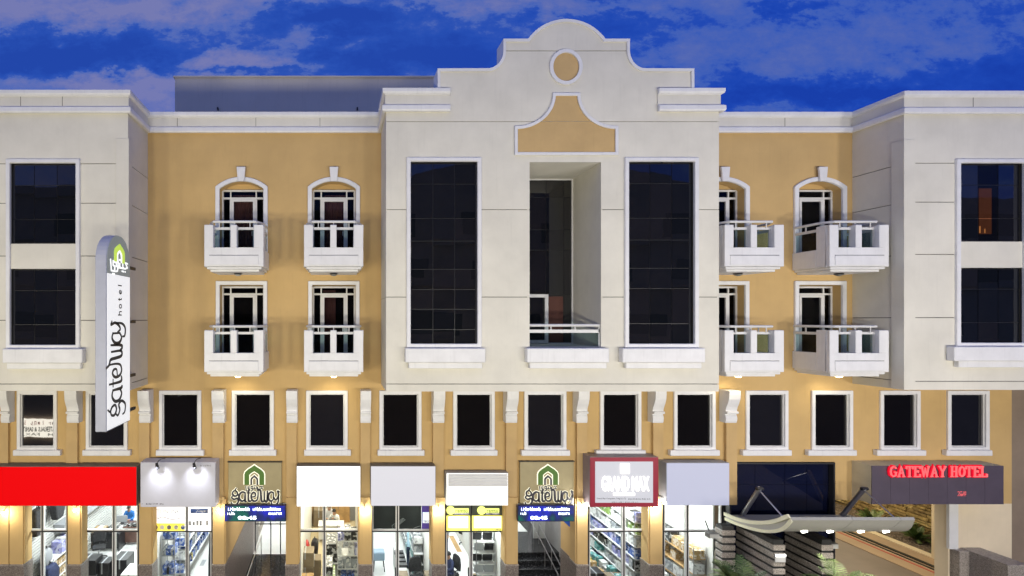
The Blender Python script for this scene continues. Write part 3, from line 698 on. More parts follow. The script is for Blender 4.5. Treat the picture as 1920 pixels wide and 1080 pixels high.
# reading upwards: text u -> +z, v(up) -> -y  (seen from +x, left is nearer = -y)
ym = (ya+yb_)/2
mpv = lambda p: (ym+.02-p[1], p[0])
m = MB(); word(m, 7.28, -.14, .0245, sxb+.014, sxb+.022, 'x', mpv, vs=1.15, th=1.1)
bb(m, 'lettering', mat('blade_letter', (.03, .035, .045), .5, var=0))
m = MB(); u = 9.93
for ch in 'hotel':
    for pts, t in HOTEL_L[ch]: m.strip([mpv((u+p[0]*.0075, -.12-.0+p[1]*.0075)) for p in pts], .030, sxb+.014, sxb+.02, 'x')
    u += .185
bb(m, 'lettering', MATS['blade_letter'])
m = MB(); m2 = MB()
logo_arch(m, None, ym, 11.30, .62, .52, .14, sxb+.014, sxb+.03, 'x')
m2.strip(arch_pts(ym, 11.30, .24, .30), .045, sxb+.014, sxb+.03, 'x')
bb(m, 'arch_logo', lime); bb(m2, 'arch_logo', emit('white_logo', (.95, .97, .95), .9))
m = MB(); arabic(m, ym-.52, 11.13, .0104, .042, sxb+.014, sxb+.026, 'x'); bb(m, 'arabic_lettering', MATS['white_logo'])
for z in (11.25, 9.75, 8.25, 7.3): bb(B(-5.80, -5.74, yb_, YW-.036, z-.04, z+.04), 'bracket', darkal)
# ---- boxed shop signs
def box_sign(name, label, px0, px1, py0, py1, yf, face, case=boxgrey, yb=-.115, cat='shop sign'):
    x0, x1, z1, z0 = X(px0, yf), X(px1, yf), Z(py0, yf), Z(py1, yf)
    r = empty(name, ((x0+x1)/2, yb, z0), label, cat)
    c = B(x0, x1, yf+.02, yb, z0, z1).build('sign_case', case, r); f = B(x0+.012, x1-.012, yf, yf+.019, z0+.012, z1-.012).build('face', face, r)
    off = (-(x0+x1)/2, -yb, -z0)
    for o in (c, f): o.location = off
    return r, x0, x1, z0, z1, off
def sub(o, off): o.location = off; return o
red_face = mat('lit_red_face', (.30, .002, .003), .6, var=0, spec=.05, emis=(.80, .0, .002), estr=.80); white_face = emit('lit_white_sign', (1, 1, 1), 1.25); lil_face = emit('lit_lilac_sign', (.70, .69, .76), .80, base=(.2, .2, .2))
blu_face = emit('lit_blue_grey_sign', (.52, .545, .74), .72, base=(.18, .18, .2))
matwhite = mat('matt_white_board', (.55, .55, .62), .5, var=.02)
box_sign('shop_sign', 'long plain glowing red fascia sign above the leftmost shop', -60, 256, 875, 949, -.5, red_face)
r, x0, x1, z0, z1, off = box_sign('shop_sign', 'blank silver-white fascia board lit from above by two small black spotlights', 263, 404, 867, 951, -.62, matwhite, case=matwhite)
sub(glyphs(x0+.05, x0+.75, z0+.08, .05, -.624, inkgrey, r, 3), off); sub(glyphs(x1-.45, x1-.1, z1-.12, .05, -.624, inkgrey, r, 4), off)
for k, px in enumerate((294, 364)):
    sx_ = X(px, -.95); t = empty('sign_spotlight', (sx_, -.62, z1), ('left' if k == 0 else 'right')+' one of two small black arm spotlights leaning over the silver-white board', 'spotlight', 'spotlights over the silver-white board')
    a = MB().tube([(0, .4, .02), (0, 0, .10), (0, -.22, .10), (0, -.30, .03)], .012, 6).build('arm', darkal, t)
    h = MB().tube([(0, -.36, .06), (0, -.26, -.10)], [.04, .055], 10).build('lamp_head', darkal, t)
    ld = bpy.data.lights.new('sign_spot', 'SPOT'); lo = bpy.data.objects.new('sign_spot', ld); COL.objects.link(lo)
    lo.location = (sx_, -.98, z1-.05); ld.energy = 60; ld.color = (.93, .95, 1); ld.spot_size = R(96); ld.spot_blend = 1; ld.shadow_soft_size = .04
    lo.rotation_euler = Vector((0, .42, -.45)).to_track_quat('-Z', 'Y').to_euler()
box_sign('shop_sign', 'blank glaring white lightbox right of the left gateway entrance', 556, 676, 874, 950, -.42, white_face)
box_sign('shop_sign', 'blank pale lilac fascia board under the sixth small window, between bright corner lamps', 695, 817, 874, 949, -.45, lil_face)
r, x0, x1, z0, z1, off = box_sign('shop_sign', 'narrow white fascia with a ridged grey shutter strip above the yellow shop', 837, 953, 887, 948, -.40, emit('lit_cream_sign', (1, 1, .93), 1.08), case=greyp)
for k in range(9):
    zz = z1-.02-k*.044; sub(B(x0+.05, x1-.03, -.42-.012*(k % 2), -.401, zz-.04, zz).build('slat', whitep, r), off)
sub(glyphs(x0+.75, x1-.08, z0+.38, .05, -.403, mat('faint_print', (.45, .42, .38), .5, var=0, emis=(.75, .72, .66), estr=.8), r, 5), off)
# red framed sign
r, x0, x1, z0, z1, off = box_sign('shop_sign', 'red framed sign with white glowing letters over the shop left of the blue-grey board', 1106, 1235, 857, 951, -.56, mat('red_frame', (.34, .03, .055), .3, var=.05), case=mat('pinkish_metal', (.25, .2, .22), .4))
gx0, gx1, gz0, gz1 = X(1117,-.6), X(1225,-.6), Z(943,-.6), Z(866,-.6)
sub(B(gx0, gx1, -.585, -.561, gz0, gz1).build('panel', emit('grey_sign_panel', (.58, .59, .68), .72, base=(.25,.25,.25)), r), off)
lw_ = emit('white_letters', (1, .95, .86), 1.2)
sub(text('lettering', 'GRAND MAX', lw_, X(1128,-.6), Z(921,-.6), X(1217,-.6)-X(1128,-.6), -.62, r, height=.46, ext=.03, bold=.02), off)
sub(B(X(1163,-.6), X(1180,-.6), -.62, -.59, Z(888,-.6), Z(869,-.6)).build('logo_block', lw_, r), off)
sub(B(X(1150,-.6), X(1190,-.6), -.62, -.59, Z(929,-.6), Z(924,-.6)).build('logo_bar', lw_, r), off)
sub(text('small_lettering', 'Grand Max Computers Trdg (L.L.C)', inkgrey, gx0+.04, Z(937,-.6), .88, -.59, r, ext=.003), off)
sub(glyphs(gx0+1.0, gx1-.05, Z(937,-.6), .045, -.59, inkgrey, r, 8), off); sub(glyphs(gx0+.5, gx1-.4, Z(942.5,-.6), .03, -.59, inkgrey, r, 9), off)
box_sign('shop_sign', 'blank blue-grey fascia board beside the dark blue glass', 1250, 1368, 868, 948, -.5, blu_face, case=greyp)
# gateway entrance boards
for k, (pa, pb, pt, pc) in enumerate([(428, 528, 867, 477), (975, 1076, 866, 1027)]):
    yf = -.10; x0, x1, z0, z1 = X(pa, yf), X(pb, yf), Z(947, yf), Z(pt, yf)
    r = empty('entrance_sign', ((x0+x1)/2, 0, z0), 'beige entrance board with green arch emblem and gateway lettering, the '+('left' if k == 0 else 'right')+' of the two', 'hotel sign', 'gateway entrance boards')
    off = (-(x0+x1)/2, 0, -z0)
    sub(B(x0, x1, yf, -.001, z0, z1).build('board', mat('beige_board', (.37, .31, .17), .5, var=.04) if 'beige_board' not in MATS else MATS['beige_board'], r, bevel=.01), off)
    sub(B(x0-.02, x1+.02, yf-.02, -.001, z1+.001, z1+.025).build('top_edge', darkal, r), off)
    cx = X(pc, yf); zb_ = Z(908, yf)
    m = MB(); m.strip(arch_pts(cx, zb_-.01, .47, .52), .215, yf-.012, yf-.002); m.strip(arch_pts(cx, zb_-.01, .19, .27), .10, yf-.014, yf-.003)
    wx = X(433, yf)-X(477, yf); m3 = MB(); word(m, cx+wx, Z(940, yf), .0150, yf-.012, yf-.002, grow=.040, vs=.95, th=1.2); 
    arabic(m, cx-.27, Z(917.5, yf), .0054, .052, yf-.012, yf-.002)
    sub(m.build('halo_edge', halo, r), off)
    m = MB(); m.strip(arch_pts(cx, zb_-.01, .47, .52), .15, yf-.03, yf-.013); sub(m.build('arch_logo', green, r), off)
    m = MB(); m.strip(arch_pts(cx, zb_-.01, .19, .27), .055, yf-.032, yf-.015); arabic(m, cx-.27, Z(917.5, yf), .0054, .03, yf-.03, yf-.013)
    word(m, cx+wx, Z(940, yf), .0150, yf-.035, yf-.013, th=1.45, vs=.95); sub(m.build('lettering', inkgrey, r), off)
# LED boards
led_base = bpy.data.materials.new('led_screen'); led_base.use_nodes = True; t = led_base.node_tree; b = t.nodes['Principled BSDF']
tcn = t.nodes.new('ShaderNodeTexCoord'); sp_ = t.nodes.new('ShaderNodeTexNoise'); sp_.inputs['Scale'].default_value = 1.6; cr = t.nodes.new('ShaderNodeValToRGB')
t.links.new(tcn.outputs['Object'], sp_.inputs['Vector']); t.links.new(sp_.outputs['Fac'], cr.inputs[0]); cr.color_ramp.elements[0].position = .38; cr.color_ramp.elements[0].color = (.004, .10, .06, 1)
cr.color_ramp.elements[1].position = .62; cr.color_ramp.elements[1].color = (.012, .02, .42, 1); x_ = cr.color_ramp.elements.new(.48); x_.color = (.01, .02, .07, 1)
t.links.new(cr.outputs[0], b.inputs['Emission Color']); b.inputs['Emission Strength'].default_value = 1.3; b.inputs['Base Color'].default_value = (.01, .01, .03, 1); b.inputs['Roughness'].default_value = .3
ledw = emit('led_text', (.75, .90, 1.0), 3.2); ledb = emit('led_text_violet', (.35, .35, 1.0), 1.6)
for k, (pa, pb) in enumerate([(421, 536), (971, 1077)]):
    yf = -.32; x0, x1, z0, z1 = X(pa, yf), X(pb, yf), Z(978, yf), Z(947.5, yf)
    r = empty('led_board', ((x0+x1)/2, -.1, z0), 'blue scrolling text display above the '+('left entrance with the white lobby floor' if k == 0 else 'right entrance with the stairs'), 'LED display', 'LED displays over the entrances'); off = (-(x0+x1)/2, .1, -z0)
    sub(B(x0, x1, yf+.01, -.21, z0, z1).build('case', mat('navy_case', (.01, .01, .05), .3, var=0), r), off); sub(B(x0+.02, x1-.02, yf, yf+.009, z0+.02, z1-.02).build('screen', led_base, r), off)
    W_ = x1-x0; H_ = z1-z0
    for a, b_, zz, hh, sd, mt in ((.06,.44,.70,.17,11,ledw),(.46,.94,.70,.17,12,ledw),(.05,.18,.45,.14,13,ledw),(.72,.95,.45,.14,14,ledw),(.06,.14,.70,.17,15,ledb),(.46,.54,.70,.17,16,ledb)):
        g = glyphs(x0+W_*a, x0+W_*b_, z0+H_*(zz-.03), H_*(hh+.05), yf-.004, mt, r, sd, 'led_text', gap=-.02, skip=.04)
        if g: sub(g, off)
    sub(text('led_text', '08:45', ledw, x0+W_*.22, z0+H_*.13, W_*.30, yf-.01, r, height=H_*.22, ext=.004, bold=.02), off)
# GATEWAY HOTEL box over the driveway
yf = -.6; x0, x1, z0, z1 = X(1634.5, yf), X(1882, yf), Z(945.5, yf), Z(873.5, yf)
purple = mat('purple_grey_panel', (.085, .068, .095), .45, var=.06, scale=2, bump=.05)
r = empty('hotel_name_sign', ((x0+x1)/2, 0, z0), 'large box sign over the driveway with glowing red GATEWAY HOTEL letters on dark purple panels', 'hotel sign'); off = (-(x0+x1)/2, 0, -z0)
sub(B(x0, x1, yf+.02, -.001, z0, z1).build('sign_case', mat('taupe_metal', (.58, .53, .38), .6, var=.05), r), off)
n = 7
for k in range(n):
    a = x0+(x1-x0)*k/n; sub(B(a+.003, a+(x1-x0)/n-.003, yf, yf+.019, z0, z1).build('panel', purple, r), off)
ser = {'G': ([(9,6),(9,0)],[(9,0),(6,0)]), }
SERIF = {
 'G': [[(10.5,9.5),(9,11.5),(5.5,12),(2,10),(1,6),(2,2),(5.5,0),(10,1.5),(10,5.3)],[(7.2,5.3),(11.6,5.3)]],
 'A': [[(1,0),(5.5,12),(10,0)],[(3,4.2),(8,4.2)],[(-.8,0),(3,0)],[(8,0),(12,0)]],
 'T': [[(5.5,0),(5.5,12)],[(0,9),(0,12),(11,12),(11,9)],[(3.3,0),(7.7,0)]],
 'E': [[(2,0),(2,12)],[(0,12),(10,12),(10,9.3)],[(0,0),(10.5,0),(10.5,3)],[(2,6.2),(7,6.2)],[(7,4.8),(7,7.6)]],
 'W': [[(0.5,12),(3.6,0),(6.5,10),(9.4,0),(12.5,12)],[(-1.2,12),(2.5,12)],[(10.6,12),(14.4,12)]],
 'Y': [[(.5,12),(5.5,5.5),(10.5,12)],[(5.5,5.5),(5.5,0)],[(-1.2,12),(2.6,12)],[(8.6,12),(12.2,12)],[(3.3,0),(7.7,0)]],
 'H': [[(2,0),(2,12)],[(9.5,0),(9.5,12)],[(2,6.2),(9.5,6.2)],[(0,0),(4,0)],[(0,12),(4,12)],[(7.5,0),(11.5,0)],[(7.5,12),(11.5,12)]],
 'O': [[(5.5,0),(2,2),(.8,6),(2,10),(5.5,12),(9,10),(10.2,6),(9,2),(5.5,0)]],
 'L': [[(2,0),(2,12)],[(0,12),(4,12)],[(0,0),(10,0),(10,3.3)]]}
redl = emit('red_neon_letter', (1.0, .16, .17), 1.05, base=(.2,.02,.02)); redh = mat('red_neon_halo', (.2, .004, .01), .7, var=0, spec=.05, emis=(.82, .006, .03), estr=.85)
def neon(txt, xa, xb, zb_, h, y, thick, mt, nm):
    wd = {c: max(p[0] for s in SERIF[c] for p in s)+2.6 for c in SERIF}; tot = sum(wd.get(c, 5.5) for c in txt); k = (xb-xa)/tot; kz = h/12; m = MB(); u = xa
    for c in txt:
        if c in SERIF:
            for st in SERIF[c]: m.strip([(u+p[0]*k, zb_+p[1]*kz) for p in st], thick, y, y+.035)
        u += wd.get(c, 5.5)*k
    return sub(m.build(nm, mt, r), off)
xa, xb, zt_, hh = X(1669,-.68), X(1853,-.68), Z(893.5,-.68), .30
neon('GATEWAY HOTEL', xa, xb, zt_, hh, -.655, .085, redh, 'letter_glow'); neon('GATEWAY HOTEL', xa, xb, zt_, hh, -.70, .028, redl, 'lettering')  # wide emissive red strokes paint the glow around the thin letters
for k in range(4): sub(glyphs(X(1796,-.61), X(1813,-.61), Z(923+k*2.4,-.61), .03, yf-.006, redl, r, 30+k, 'led_text', gap=.1), off)
# ================================================================== SHOPFRONTS
YG = .25; ztr = Z(996, YG)
def shopfront(pa, pb, pv, door=None, upper=None):
    x0, x1, xv = X(pa, YG), X(pb, YG), X(pv, YG); zt = 4.25
    m = MB(); m.mi = 0
    f = MB()
    for x in (x0, x1, xv): f.box(x-.018, x+.018, YG-.035, YG+.03, .0, zt)
    f.box(x0, x1, YG-.034, YG+.029, ztr-.016, ztr+.022)
    o = f.build('shopfront', darkal, H)
    g = MB()
    for x, s in ((x0, 1), (xv, -1), (xv, 1), (x1, -1)): g.box(x+s*.019, x+s*.055, YG-.02, YG+.06, .02, zt-.01)
    g.box(x0+.02, x1-.02, YG-.022, YG+.055, ztr+.023, ztr+.065)
    g.build('inner_frame', alum, o)
    for a, b in ((x0, xv), (xv, x1)):
        for c, d in ((.05, ztr-.02), (ztr+.067, zt)):
            B(a+.056, b-.056, YG+.0, YG+.008, c, d).build('pane', shopglass, o)
    if door is not None:
        MB().tube([(door, YG-.07, 1.2), (door, YG-.07, 2.1)], .014, 6).build('door_handle', steel, o)
    return o, x0, x1, xv
shopfront(45, 127, 80); shopfront(152, 260, 214); sB = shopfront(286, 398, 351); shopfront(561, 673, 608); sD = shopfront(697, 811, 745); sE = shopfront(835, 947, 883); shopfront(1103, 1218, 1169); shopfront(1243, 1353, 1288)
# rooms behind the glass
RD = 9.6
def room(x0, x1, side='both', floor=tilew, wall=wallw, back=wallw):
    tag(B(x0, x1, .3, RD, -.010, .004).build('floor', floor), kind='structure')
    tag(B(x0, x1, RD, RD+.15, 0, 4.4).build('wall', back), kind='structure')
    xw = 8.55 if abs(x0-7.85) < .01 else x0-.05
    tag(B(xw, xw+.05, 1.26 if xw > x0 else .45, RD+.15, 0, 4.4).build('wall', wall), kind='structure')
    if xw > x0: tag(B(x0-.05, x0, .45, 1.2, 0, 4.4).build('wall', wall), kind='structure'); x0 = 8.55
    tag(B(x1, x1+.05, .45, RD+.15, 0, 4.4).build('wall', wall), kind='structure')
    tag(B(x0, x1, .3, RD, 4.30, 4.40).build('ceiling', wallw), kind='structure')
def ceil_light(x0, x1, y, e=110, col=(1, 1, 1), who=''):
    cx = (x0+x1)/2
    t = tag(B(cx-.5, cx+.5, y-.15, y+.15, 4.22, 4.30).build('ceiling_light', alum), '%s ceiling light %s' % ('front' if y < 2.1 else ('middle' if y < 5.1 else 'rear'), who), 'ceiling light', 'ceiling lights in the shops')
    ld = bpy.data.lights.new('ceiling_lamp', 'AREA'); lo = bpy.data.objects.new('ceiling_lamp', ld); COL.objects.link(lo); ld.shape = 'RECTANGLE'; ld.size = 1.0; ld.size_y = .3
    ld.energy = e*1.5; ld.color = col; lo.location = (cx, y, 4.2)
rooms = {'A': (-10.45, -6.15), 'B': (-6.05, -3.75), 'C': (-1.2, .88), 'D': (.98, 3.2), 'E': (3.3, 5.45), 'F': (7.85, 10.15), 'G': (10.25, 12.2)}
fl = {'C': mat('cream_floor_tile', (.55, .46, .30), .25, var=.04)}
for k, (a, b) in rooms.items():
    room(a, b, floor=fl.get(k, tilew))
    col = (1, .90, .72) if k == 'C' else (.95, .98, 1.0)
    for y in (1.6, 5.0, 8.0): ceil_light(a, b, y, 150 if k == 'A' else 95, col, {'A': 'of the red-fascia shop', 'B': 'of the shop under the silver-white board', 'C': 'of the shop under the glaring white lightbox', 'D': 'of the shop under the lilac board', 'E': 'of the yellow-panelled laptop shop', 'F': 'of the red-framed shop', 'G': 'of the shop under the blue-grey board'}[k])
# ---- generic furniture and goods
def carton(x, y, z, w_, d, h, label, cat='box', m=carton_m, rot=0, group=None, tape=True):
    r = empty('carton', (x, y, z), label, cat, group, rz=rot)
    B(-w_/2, w_/2, -d/2, d/2, 0, h).build('box', m, r, bevel=.006)
    if tape: B(-.025, .025, -d/2-.002, d/2+.002, h*.55, h+.002).build('tape', carton_d if m is carton_m else greyp, r)
    return r
packs = [mat('pack_%s' % n, c, .4, var=.1, scale=15, speck=(tuple(min(.75, v*.5+.38) for v in c), 13, .62)) for n, c in (('white', (.7,.7,.7)), ('blue', (.05,.11,.36)), ('red', (.5,.03,.03)), ('green', (.20,.30,.08)), ('teal', (.10,.32,.32)), ('black', (.02,.02,.02)), ('yellow', (.65,.5,.05)), ('grey', (.3,.32,.35)), ('tan', (.45,.3,.13)), ('lilac', (.3,.3,.6)))]
def goods(name, label, x0, x1, y0, y1, levels, seed, hmax=.26, choice=None, along='y', cell=.16, dens=.93):
    rr = random.Random(seed); m = MB(); pal = choice or list(range(len(packs)))
    for z in levels:
        a0, a1 = (y0, y1) if along == 'y' else (x0, x1); a = a0+.01; cur = rr.choice(pal)
        while a < a1-.03:
            w_ = cell*rr.uniform(.5, 1.25); w_ = min(w_, a1-a)
            if rr.random() < .45: cur = rr.choice(pal)
            if rr.random() < dens:
                m.mi = cur; h = hmax*rr.uniform(.55, 1)
                if along == 'y': m.box(x0+rr.uniform(0, .05), x1-rr.uniform(0, .05), a, a+w_*.93, z+.003, z+h)
                else: m.box(a, a+w_*.93, y0+rr.uniform(0, .05), y1-rr.uniform(0, .03), z+.003, z+h)
            a += w_
    o = m.build(name, packs); return tag(o, label, 'goods', kind='stuff')
def shelf(x0, x1, y0, y1, levels, h, label, m=whitep, back=None):
    r = empty('shelving_unit', ((x0+x1)/2, (y0+y1)/2, 0), label, 'shelving'); off = (-(x0+x1)/2, -(y0+y1)/2, 0)
    for z in levels: sub(B(x0+.02, x1-.02, y0+.02, y1-.02, z-.03, z).build('shelf', m, r), off)
    for x in (x0, x1-.02):
        for y in (y0, y1-.02): sub(B(x, x+.02, y, y+.02, 0, h).build('upright', steel, r), off)
    return r
def desk(x0, x1, y0, y1, h, label, m=wood_d, cat='desk'):
    r = empty('desk', ((x0+x1)/2, (y0+y1)/2, 0), label, cat); off = (-(x0+x1)/2, -(y0+y1)/2, 0)
    sub(B(x0, x1, y0, y1, h-.04, h).build('desk_top', m, r, bevel=.006), off); sub(B(x0+.05, x1-.05, y0+.04, y0+.06, .12, h-.041).build('front_panel', m, r), off)
    for x in (x0+.02, x1-.06): sub(B(x, x+.04, y0+.03, y1-.03, 0, h-.041).build('leg', m, r), off)
    return r
def office_chair(x, y, rz, label, hang=None):
    r = empty('office_chair', (x, y, 0), label, 'office chair', rz=rz)
    m = MB()
    for k in range(5):
        a = 2*math.pi*k/5; m.tube([(0, 0, .12), (.30*math.cos(a), .30*math.sin(a), .07)], [.03, .018], 6)
    m.build('star_base', blackp, r)
    m = MB()
    for k in range(5):
        a = 2*math.pi*k/5; m.tube([(.30*math.cos(a), .30*math.sin(a)-.02, .03), (.30*math.cos(a), .30*math.sin(a)+.02, .03)], .03, 8)
    m.build('casters', blackp, r)
    MB().tube([(0, 0, .12), (0, 0, .44)], .028, 8).build('gas_column', steel, r)
    MB().prism([(-.24,-.22),(.24,-.22),(.26,.1),(.2,.24),(-.2,.24),(-.26,.1)], .44, .52, 'z').build('seat', darkfab, r, bevel=.02)
    MB().prism([(-.22,.60),(.22,.60),(.25,.85),(.20,1.08),(.1,1.14),(-.1,1.14),(-.20,1.08),(-.25,.85)], .22, .29).build('backrest', darkfab, r, bevel=.02)
    MB().tube([(0, .2, .48), (0, .30, .60), (0, .28, .8)], .02, 6).build('back_support', blackp, r)
    for s in (-1, 1): MB().tube([(s*.25, .12, .50), (s*.28, .12, .70), (s*.28, -.12, .71)], .018, 6).build('armrest', blackp, r)
    return r
def person(x, y, z, rz, label, joints, shirt, trousers, hair=True, waist=.95, sleeve='long'):
    # joints: dict of positions; one continuous skinned body
    J = dict(pel=(0,0,.95), sp=(0,.0,1.15), ch=(0,0,1.36), nk=(0,-.01,1.50), hd=(0,-.03,1.62), top=(0,-.02,1.72),
        ls=(-.17,0,1.42), rs=(.17,0,1.42), le=(-.22,.02,1.14), re=(.22,.02,1.14), lw=(-.22,-.08,.90), rw=(.22,-.08,.90), lh=(-.22,-.12,.82), rh=(.22,-.12,.82),
        lp=(-.09,0,.90), rp=(.09,0,.90), lk=(-.10,-.02,.50), rk=(.10,-.02,.50), la=(-.10,.02,.09), ra=(.10,.02,.09), lt=(-.11,-.16,.04), rt=(.11,-.16,.04))
    J.update(joints)
    rad = dict(pel=(.145,.11), sp=(.135,.10), ch=(.155,.105), nk=(.055,.055), hd=(.082,.098), top=(.05,.06), ls=(.065,.065), rs=(.065,.065), le=(.045,.045), re=(.045,.045), lw=(.03,.03), rw=(.03,.03), lh=(.035,.02), rh=(.035,.02),
        lp=(.09,.09), rp=(.09,.09), lk=(.06,.06), rk=(.06,.06), la=(.042,.042), ra=(.042,.042), lt=(.04,.03), rt=(.04,.03))
    E = [('pel','sp'),('sp','ch'),('ch','nk'),('nk','hd'),('hd','top'),('ch','ls'),('ch','rs'),('ls','le'),('le','lw'),('lw','lh'),('rs','re'),('re','rw'),('rw','rh'),
         ('pel','lp'),('pel','rp'),('lp','lk'),('lk','la'),('la','lt'),('rp','rk'),('rk','ra'),('ra','rt')]
    K = list(J); verts = [J[k] for k in K]; edges = [(K.index(a), K.index(b)) for a, b in E]; rads = [rad[k] for k in K]
    for s, h, w_ in (('l','lh','lw'), ('r','rh','rw')):     # five fingers
        hp = Vector(J[h]); d = (hp-Vector(J[w_])).normalized(); sd = d.cross(Vector((0, 0, 1)));
        sd = sd.normalized() if sd.length > .1 else Vector((1, 0, 0))
        for f in range(5):
            o_ = sd*(.024*(f-2)); ln = (.05, .07, .078, .07, .055)[f]
            if f == 0: b_ = hp+sd*-.05+d*.02
            else: b_ = hp+o_+d*ln
            i = len(verts); verts.append(tuple(b_)); rads.append((.009, .009)); edges.append((K.index(h), i))
    me = bpy.data.meshes.new('body'); me.from_pydata(verts, edges, []); tmp = bpy.data.objects.new('t', me); COL.objects.link(tmp)
    md = tmp.modifiers.new('s', 'SKIN')
    for i, sv in enumerate(me.skin_vertices[0].data): sv.radius = rads[i]; sv.use_root = (i == 0)
    ss = tmp.modifiers.new('ss', 'SUBSURF'); ss.levels = 1; ss.render_levels = 1
    dg = bpy.context.evaluated_depsgraph_get(); dg.update(); m2 = bpy.data.meshes.new_from_object(tmp.evaluated_get(dg)); bpy.data.objects.remove(tmp)
    m2.materials.clear()
    for q in (shirt, trousers, skin, blackp): m2.materials.append(q)
    seg = {('sp','ch'):0,('pel','sp'):0,('ch','nk'):0,('nk','hd'):2,('hd','top'):2,('ch','ls'):0,('ch','rs'):0,('ls','le'):0,('rs','re'):0,('le','lw'):0 if sleeve == 'long' else 2,('re','rw'):0 if sleeve == 'long' else 2,
        ('lw','lh'):2,('rw','rh'):2,('pel','lp'):1,('pel','rp'):1,('lp','lk'):1,('rp','rk'):1,('lk','la'):1,('rk','ra'):1,('la','lt'):3,('ra','rt'):3}
    for p in m2.polygons:
        c = p.center; best = (9, 0)
        for (a, b), mi in seg.items():
            A, Bv = Vector(J[a]), Vector(J[b]); t = max(0, min(1, (c-A).dot(Bv-A)/max(1e-6, (Bv-A).length_squared))); dd = (A+(Bv-A)*t-c).length
            if dd < best[0]: best = (dd, mi)
        p.material_index = best[1]; p.use_smooth = True
    r = empty('person', (x, y, z), label, 'person', rz=rz); o = bpy.data.objects.new('body', m2); COL.objects.link(o); o.parent = r
    hd = Vector(J['hd'])
    m = MB()
    for i in range(5):
        for k in range(12):
            a0, a1 = math.pi*.52*i/5, math.pi*.52*(i+1)/5; b0, b1 = 2*math.pi*k/12, 2*math.pi*(k+1)/12
            pt = lambda a, b_: (hd.x+.088*math.sin(a)*math.cos(b_), hd.y+.02+.105*math.sin(a)*math.sin(b_), hd.z+.01+.12*math.cos(a))
            m.add([pt(a0,b0), pt(a1,b0), pt(a1,b1), pt(a0,b1)], [(0,1,2,3)])
    m.build('hair', hairm, r, smooth=True)
    m = MB(); m.tube([(hd.x, hd.y-.088, hd.z-.01), (hd.x, hd.y-.115, hd.z-.03)], [.01, .016], 6)
    for s in (-1, 1): m.tube([(hd.x+s*.08, hd.y, hd.z-.01), (hd.x+s*.098, hd.y+.01, hd.z)], [.02, .028], 6)
    m.build('nose_and_ears', skin, r, smooth=True)
    m = MB()
    for s in (-1, 1): m.box(hd.x+s*.032-.012, hd.x+s*.032+.012, hd.y-.099, hd.y-.085, hd.z+.008, hd.z+.018)
    m.box(hd.x-.022, hd.x+.022, hd.y-.095, hd.y-.082, hd.z-.052, hd.z-.046); m.build('eyes_and_mouth', hairm, r)
    return r
def XD(px, y): return X(px, y)
shirtb = mat('blue_shirt', (.02, .14, .42), .8, var=.1, scale=8, bump=.3); shirtw = mat('white_shirt', (.62, .62, .66), .8, var=.06, scale=8, bump=.3); shirtl = mat('light_blue_shirt', (.38, .55, .66), .8, var=.08, scale=8, bump=.3)
jeans = mat('dark_trousers', (.025, .04, .08), .8, var=.15, scale=8)
SIT = dict(pel=(0,.08,.50), sp=(0,.06,.70), ch=(0,.02,.93), nk=(0,-.02,1.07), hd=(0,-.06,1.19), top=(0,-.05,1.29), ls=(-.17,.02,.99), rs=(.17,.02,.99), le=(-.24,-.08,.76), re=(.24,-.08,.76),
    lw=(-.17,-.33,.78), rw=(.17,-.33,.78), lh=(-.13,-.42,.79), rh=(.13,-.42,.79), lp=(-.1,.02,.47), rp=(.1,.02,.47), lk=(-.12,-.38,.50), rk=(.12,-.38,.50), la=(-.12,-.36,.10), ra=(.12,-.36,.10), lt=(-.12,-.52,.04), rt=(.12,-.52,.04))
# ---- shop A: bags, boxes and an office corner
m = MB(); zz = .25
for k in range(34): m.box(-10.45, -10.415, .5, 8.6, .15+k*.105, .15+k*.105+.080)
tag(m.build('slatwall', mat('slat_board', (.58, .58, .56), .5, var=.02)), 'pale slatted display wall on the left side of the red-fascia shop', 'slatwall')
_sl = [o for o in COL.objects if o.name.startswith('slatwall')][0]; B(-10.4495, -10.435, .5, 8.6, .12, 3.8).build('groove_shade', darkst, _sl)  # dark sheet stands in for the shade in the slat grooves
def bag(x, y, z, s, label, m_=darkfab):
    r = empty('backpack', (x, y, z), label, 'backpack')
    MB().add([(sx_*s*(.75 if i else .6)*(1 if i < 3 else .6), sy_*s*1.35*(1 if i in (1,2) else .7), zq*s*.9) for i, (zq) in enumerate((-1, -.2, .5, .95)) for sx_, sy_ in ((-.4,-.5),(.4,-.5),(.55,0),(.4,.5),(-.4,.5),(-.55,0))],
        [(5,4,3,2,1,0)]+[(i*6+k, i*6+(k+1) % 6, (i+1)*6+(k+1) % 6, (i+1)*6+k) for i in range(3) for k in range(6)]+[(18,19,20,21,22,23)]).build('bag_body', m_, r, bevel=.03, smooth=True)
    MB().tube([(0, -.15*s, .92*s), (0, 0, 1.12*s), (0, .15*s, .92*s)], .02, 6).build('handle', blackp, r)
    return r
bag(-10.2, 1.25, 2.95, .50, 'large black ridged backpack hung high on the slatted wall near the shop window')
bag(-10.15, 2.4, 3.0, .44, 'black bag hung on the slatted wall beyond the big backpack')
bag(-10.1, 1.6, 1.55, .34, 'small dark bag hanging below the large backpack on the slatted wall', greyp)
bag(-9.75, 1.2, 1.05, .50, 'dark shopping bag resting low beside the slatted wall', navy)
shelf(-10.35, -9.85, 1.6, 3.6, [.35, .7, 1.05, 1.4], 1.5, 'wheeled shelf of small cartons along the slatted wall', whitep)
goods('cartons_on_shelf', 'rows of small tan cartons and blue bags on the shelf along the slatted wall', -10.32, -9.88, 1.6, 3.6, [.35, .7, 1.05], 4, .29, [8, 8, 8, 0], cell=.3)
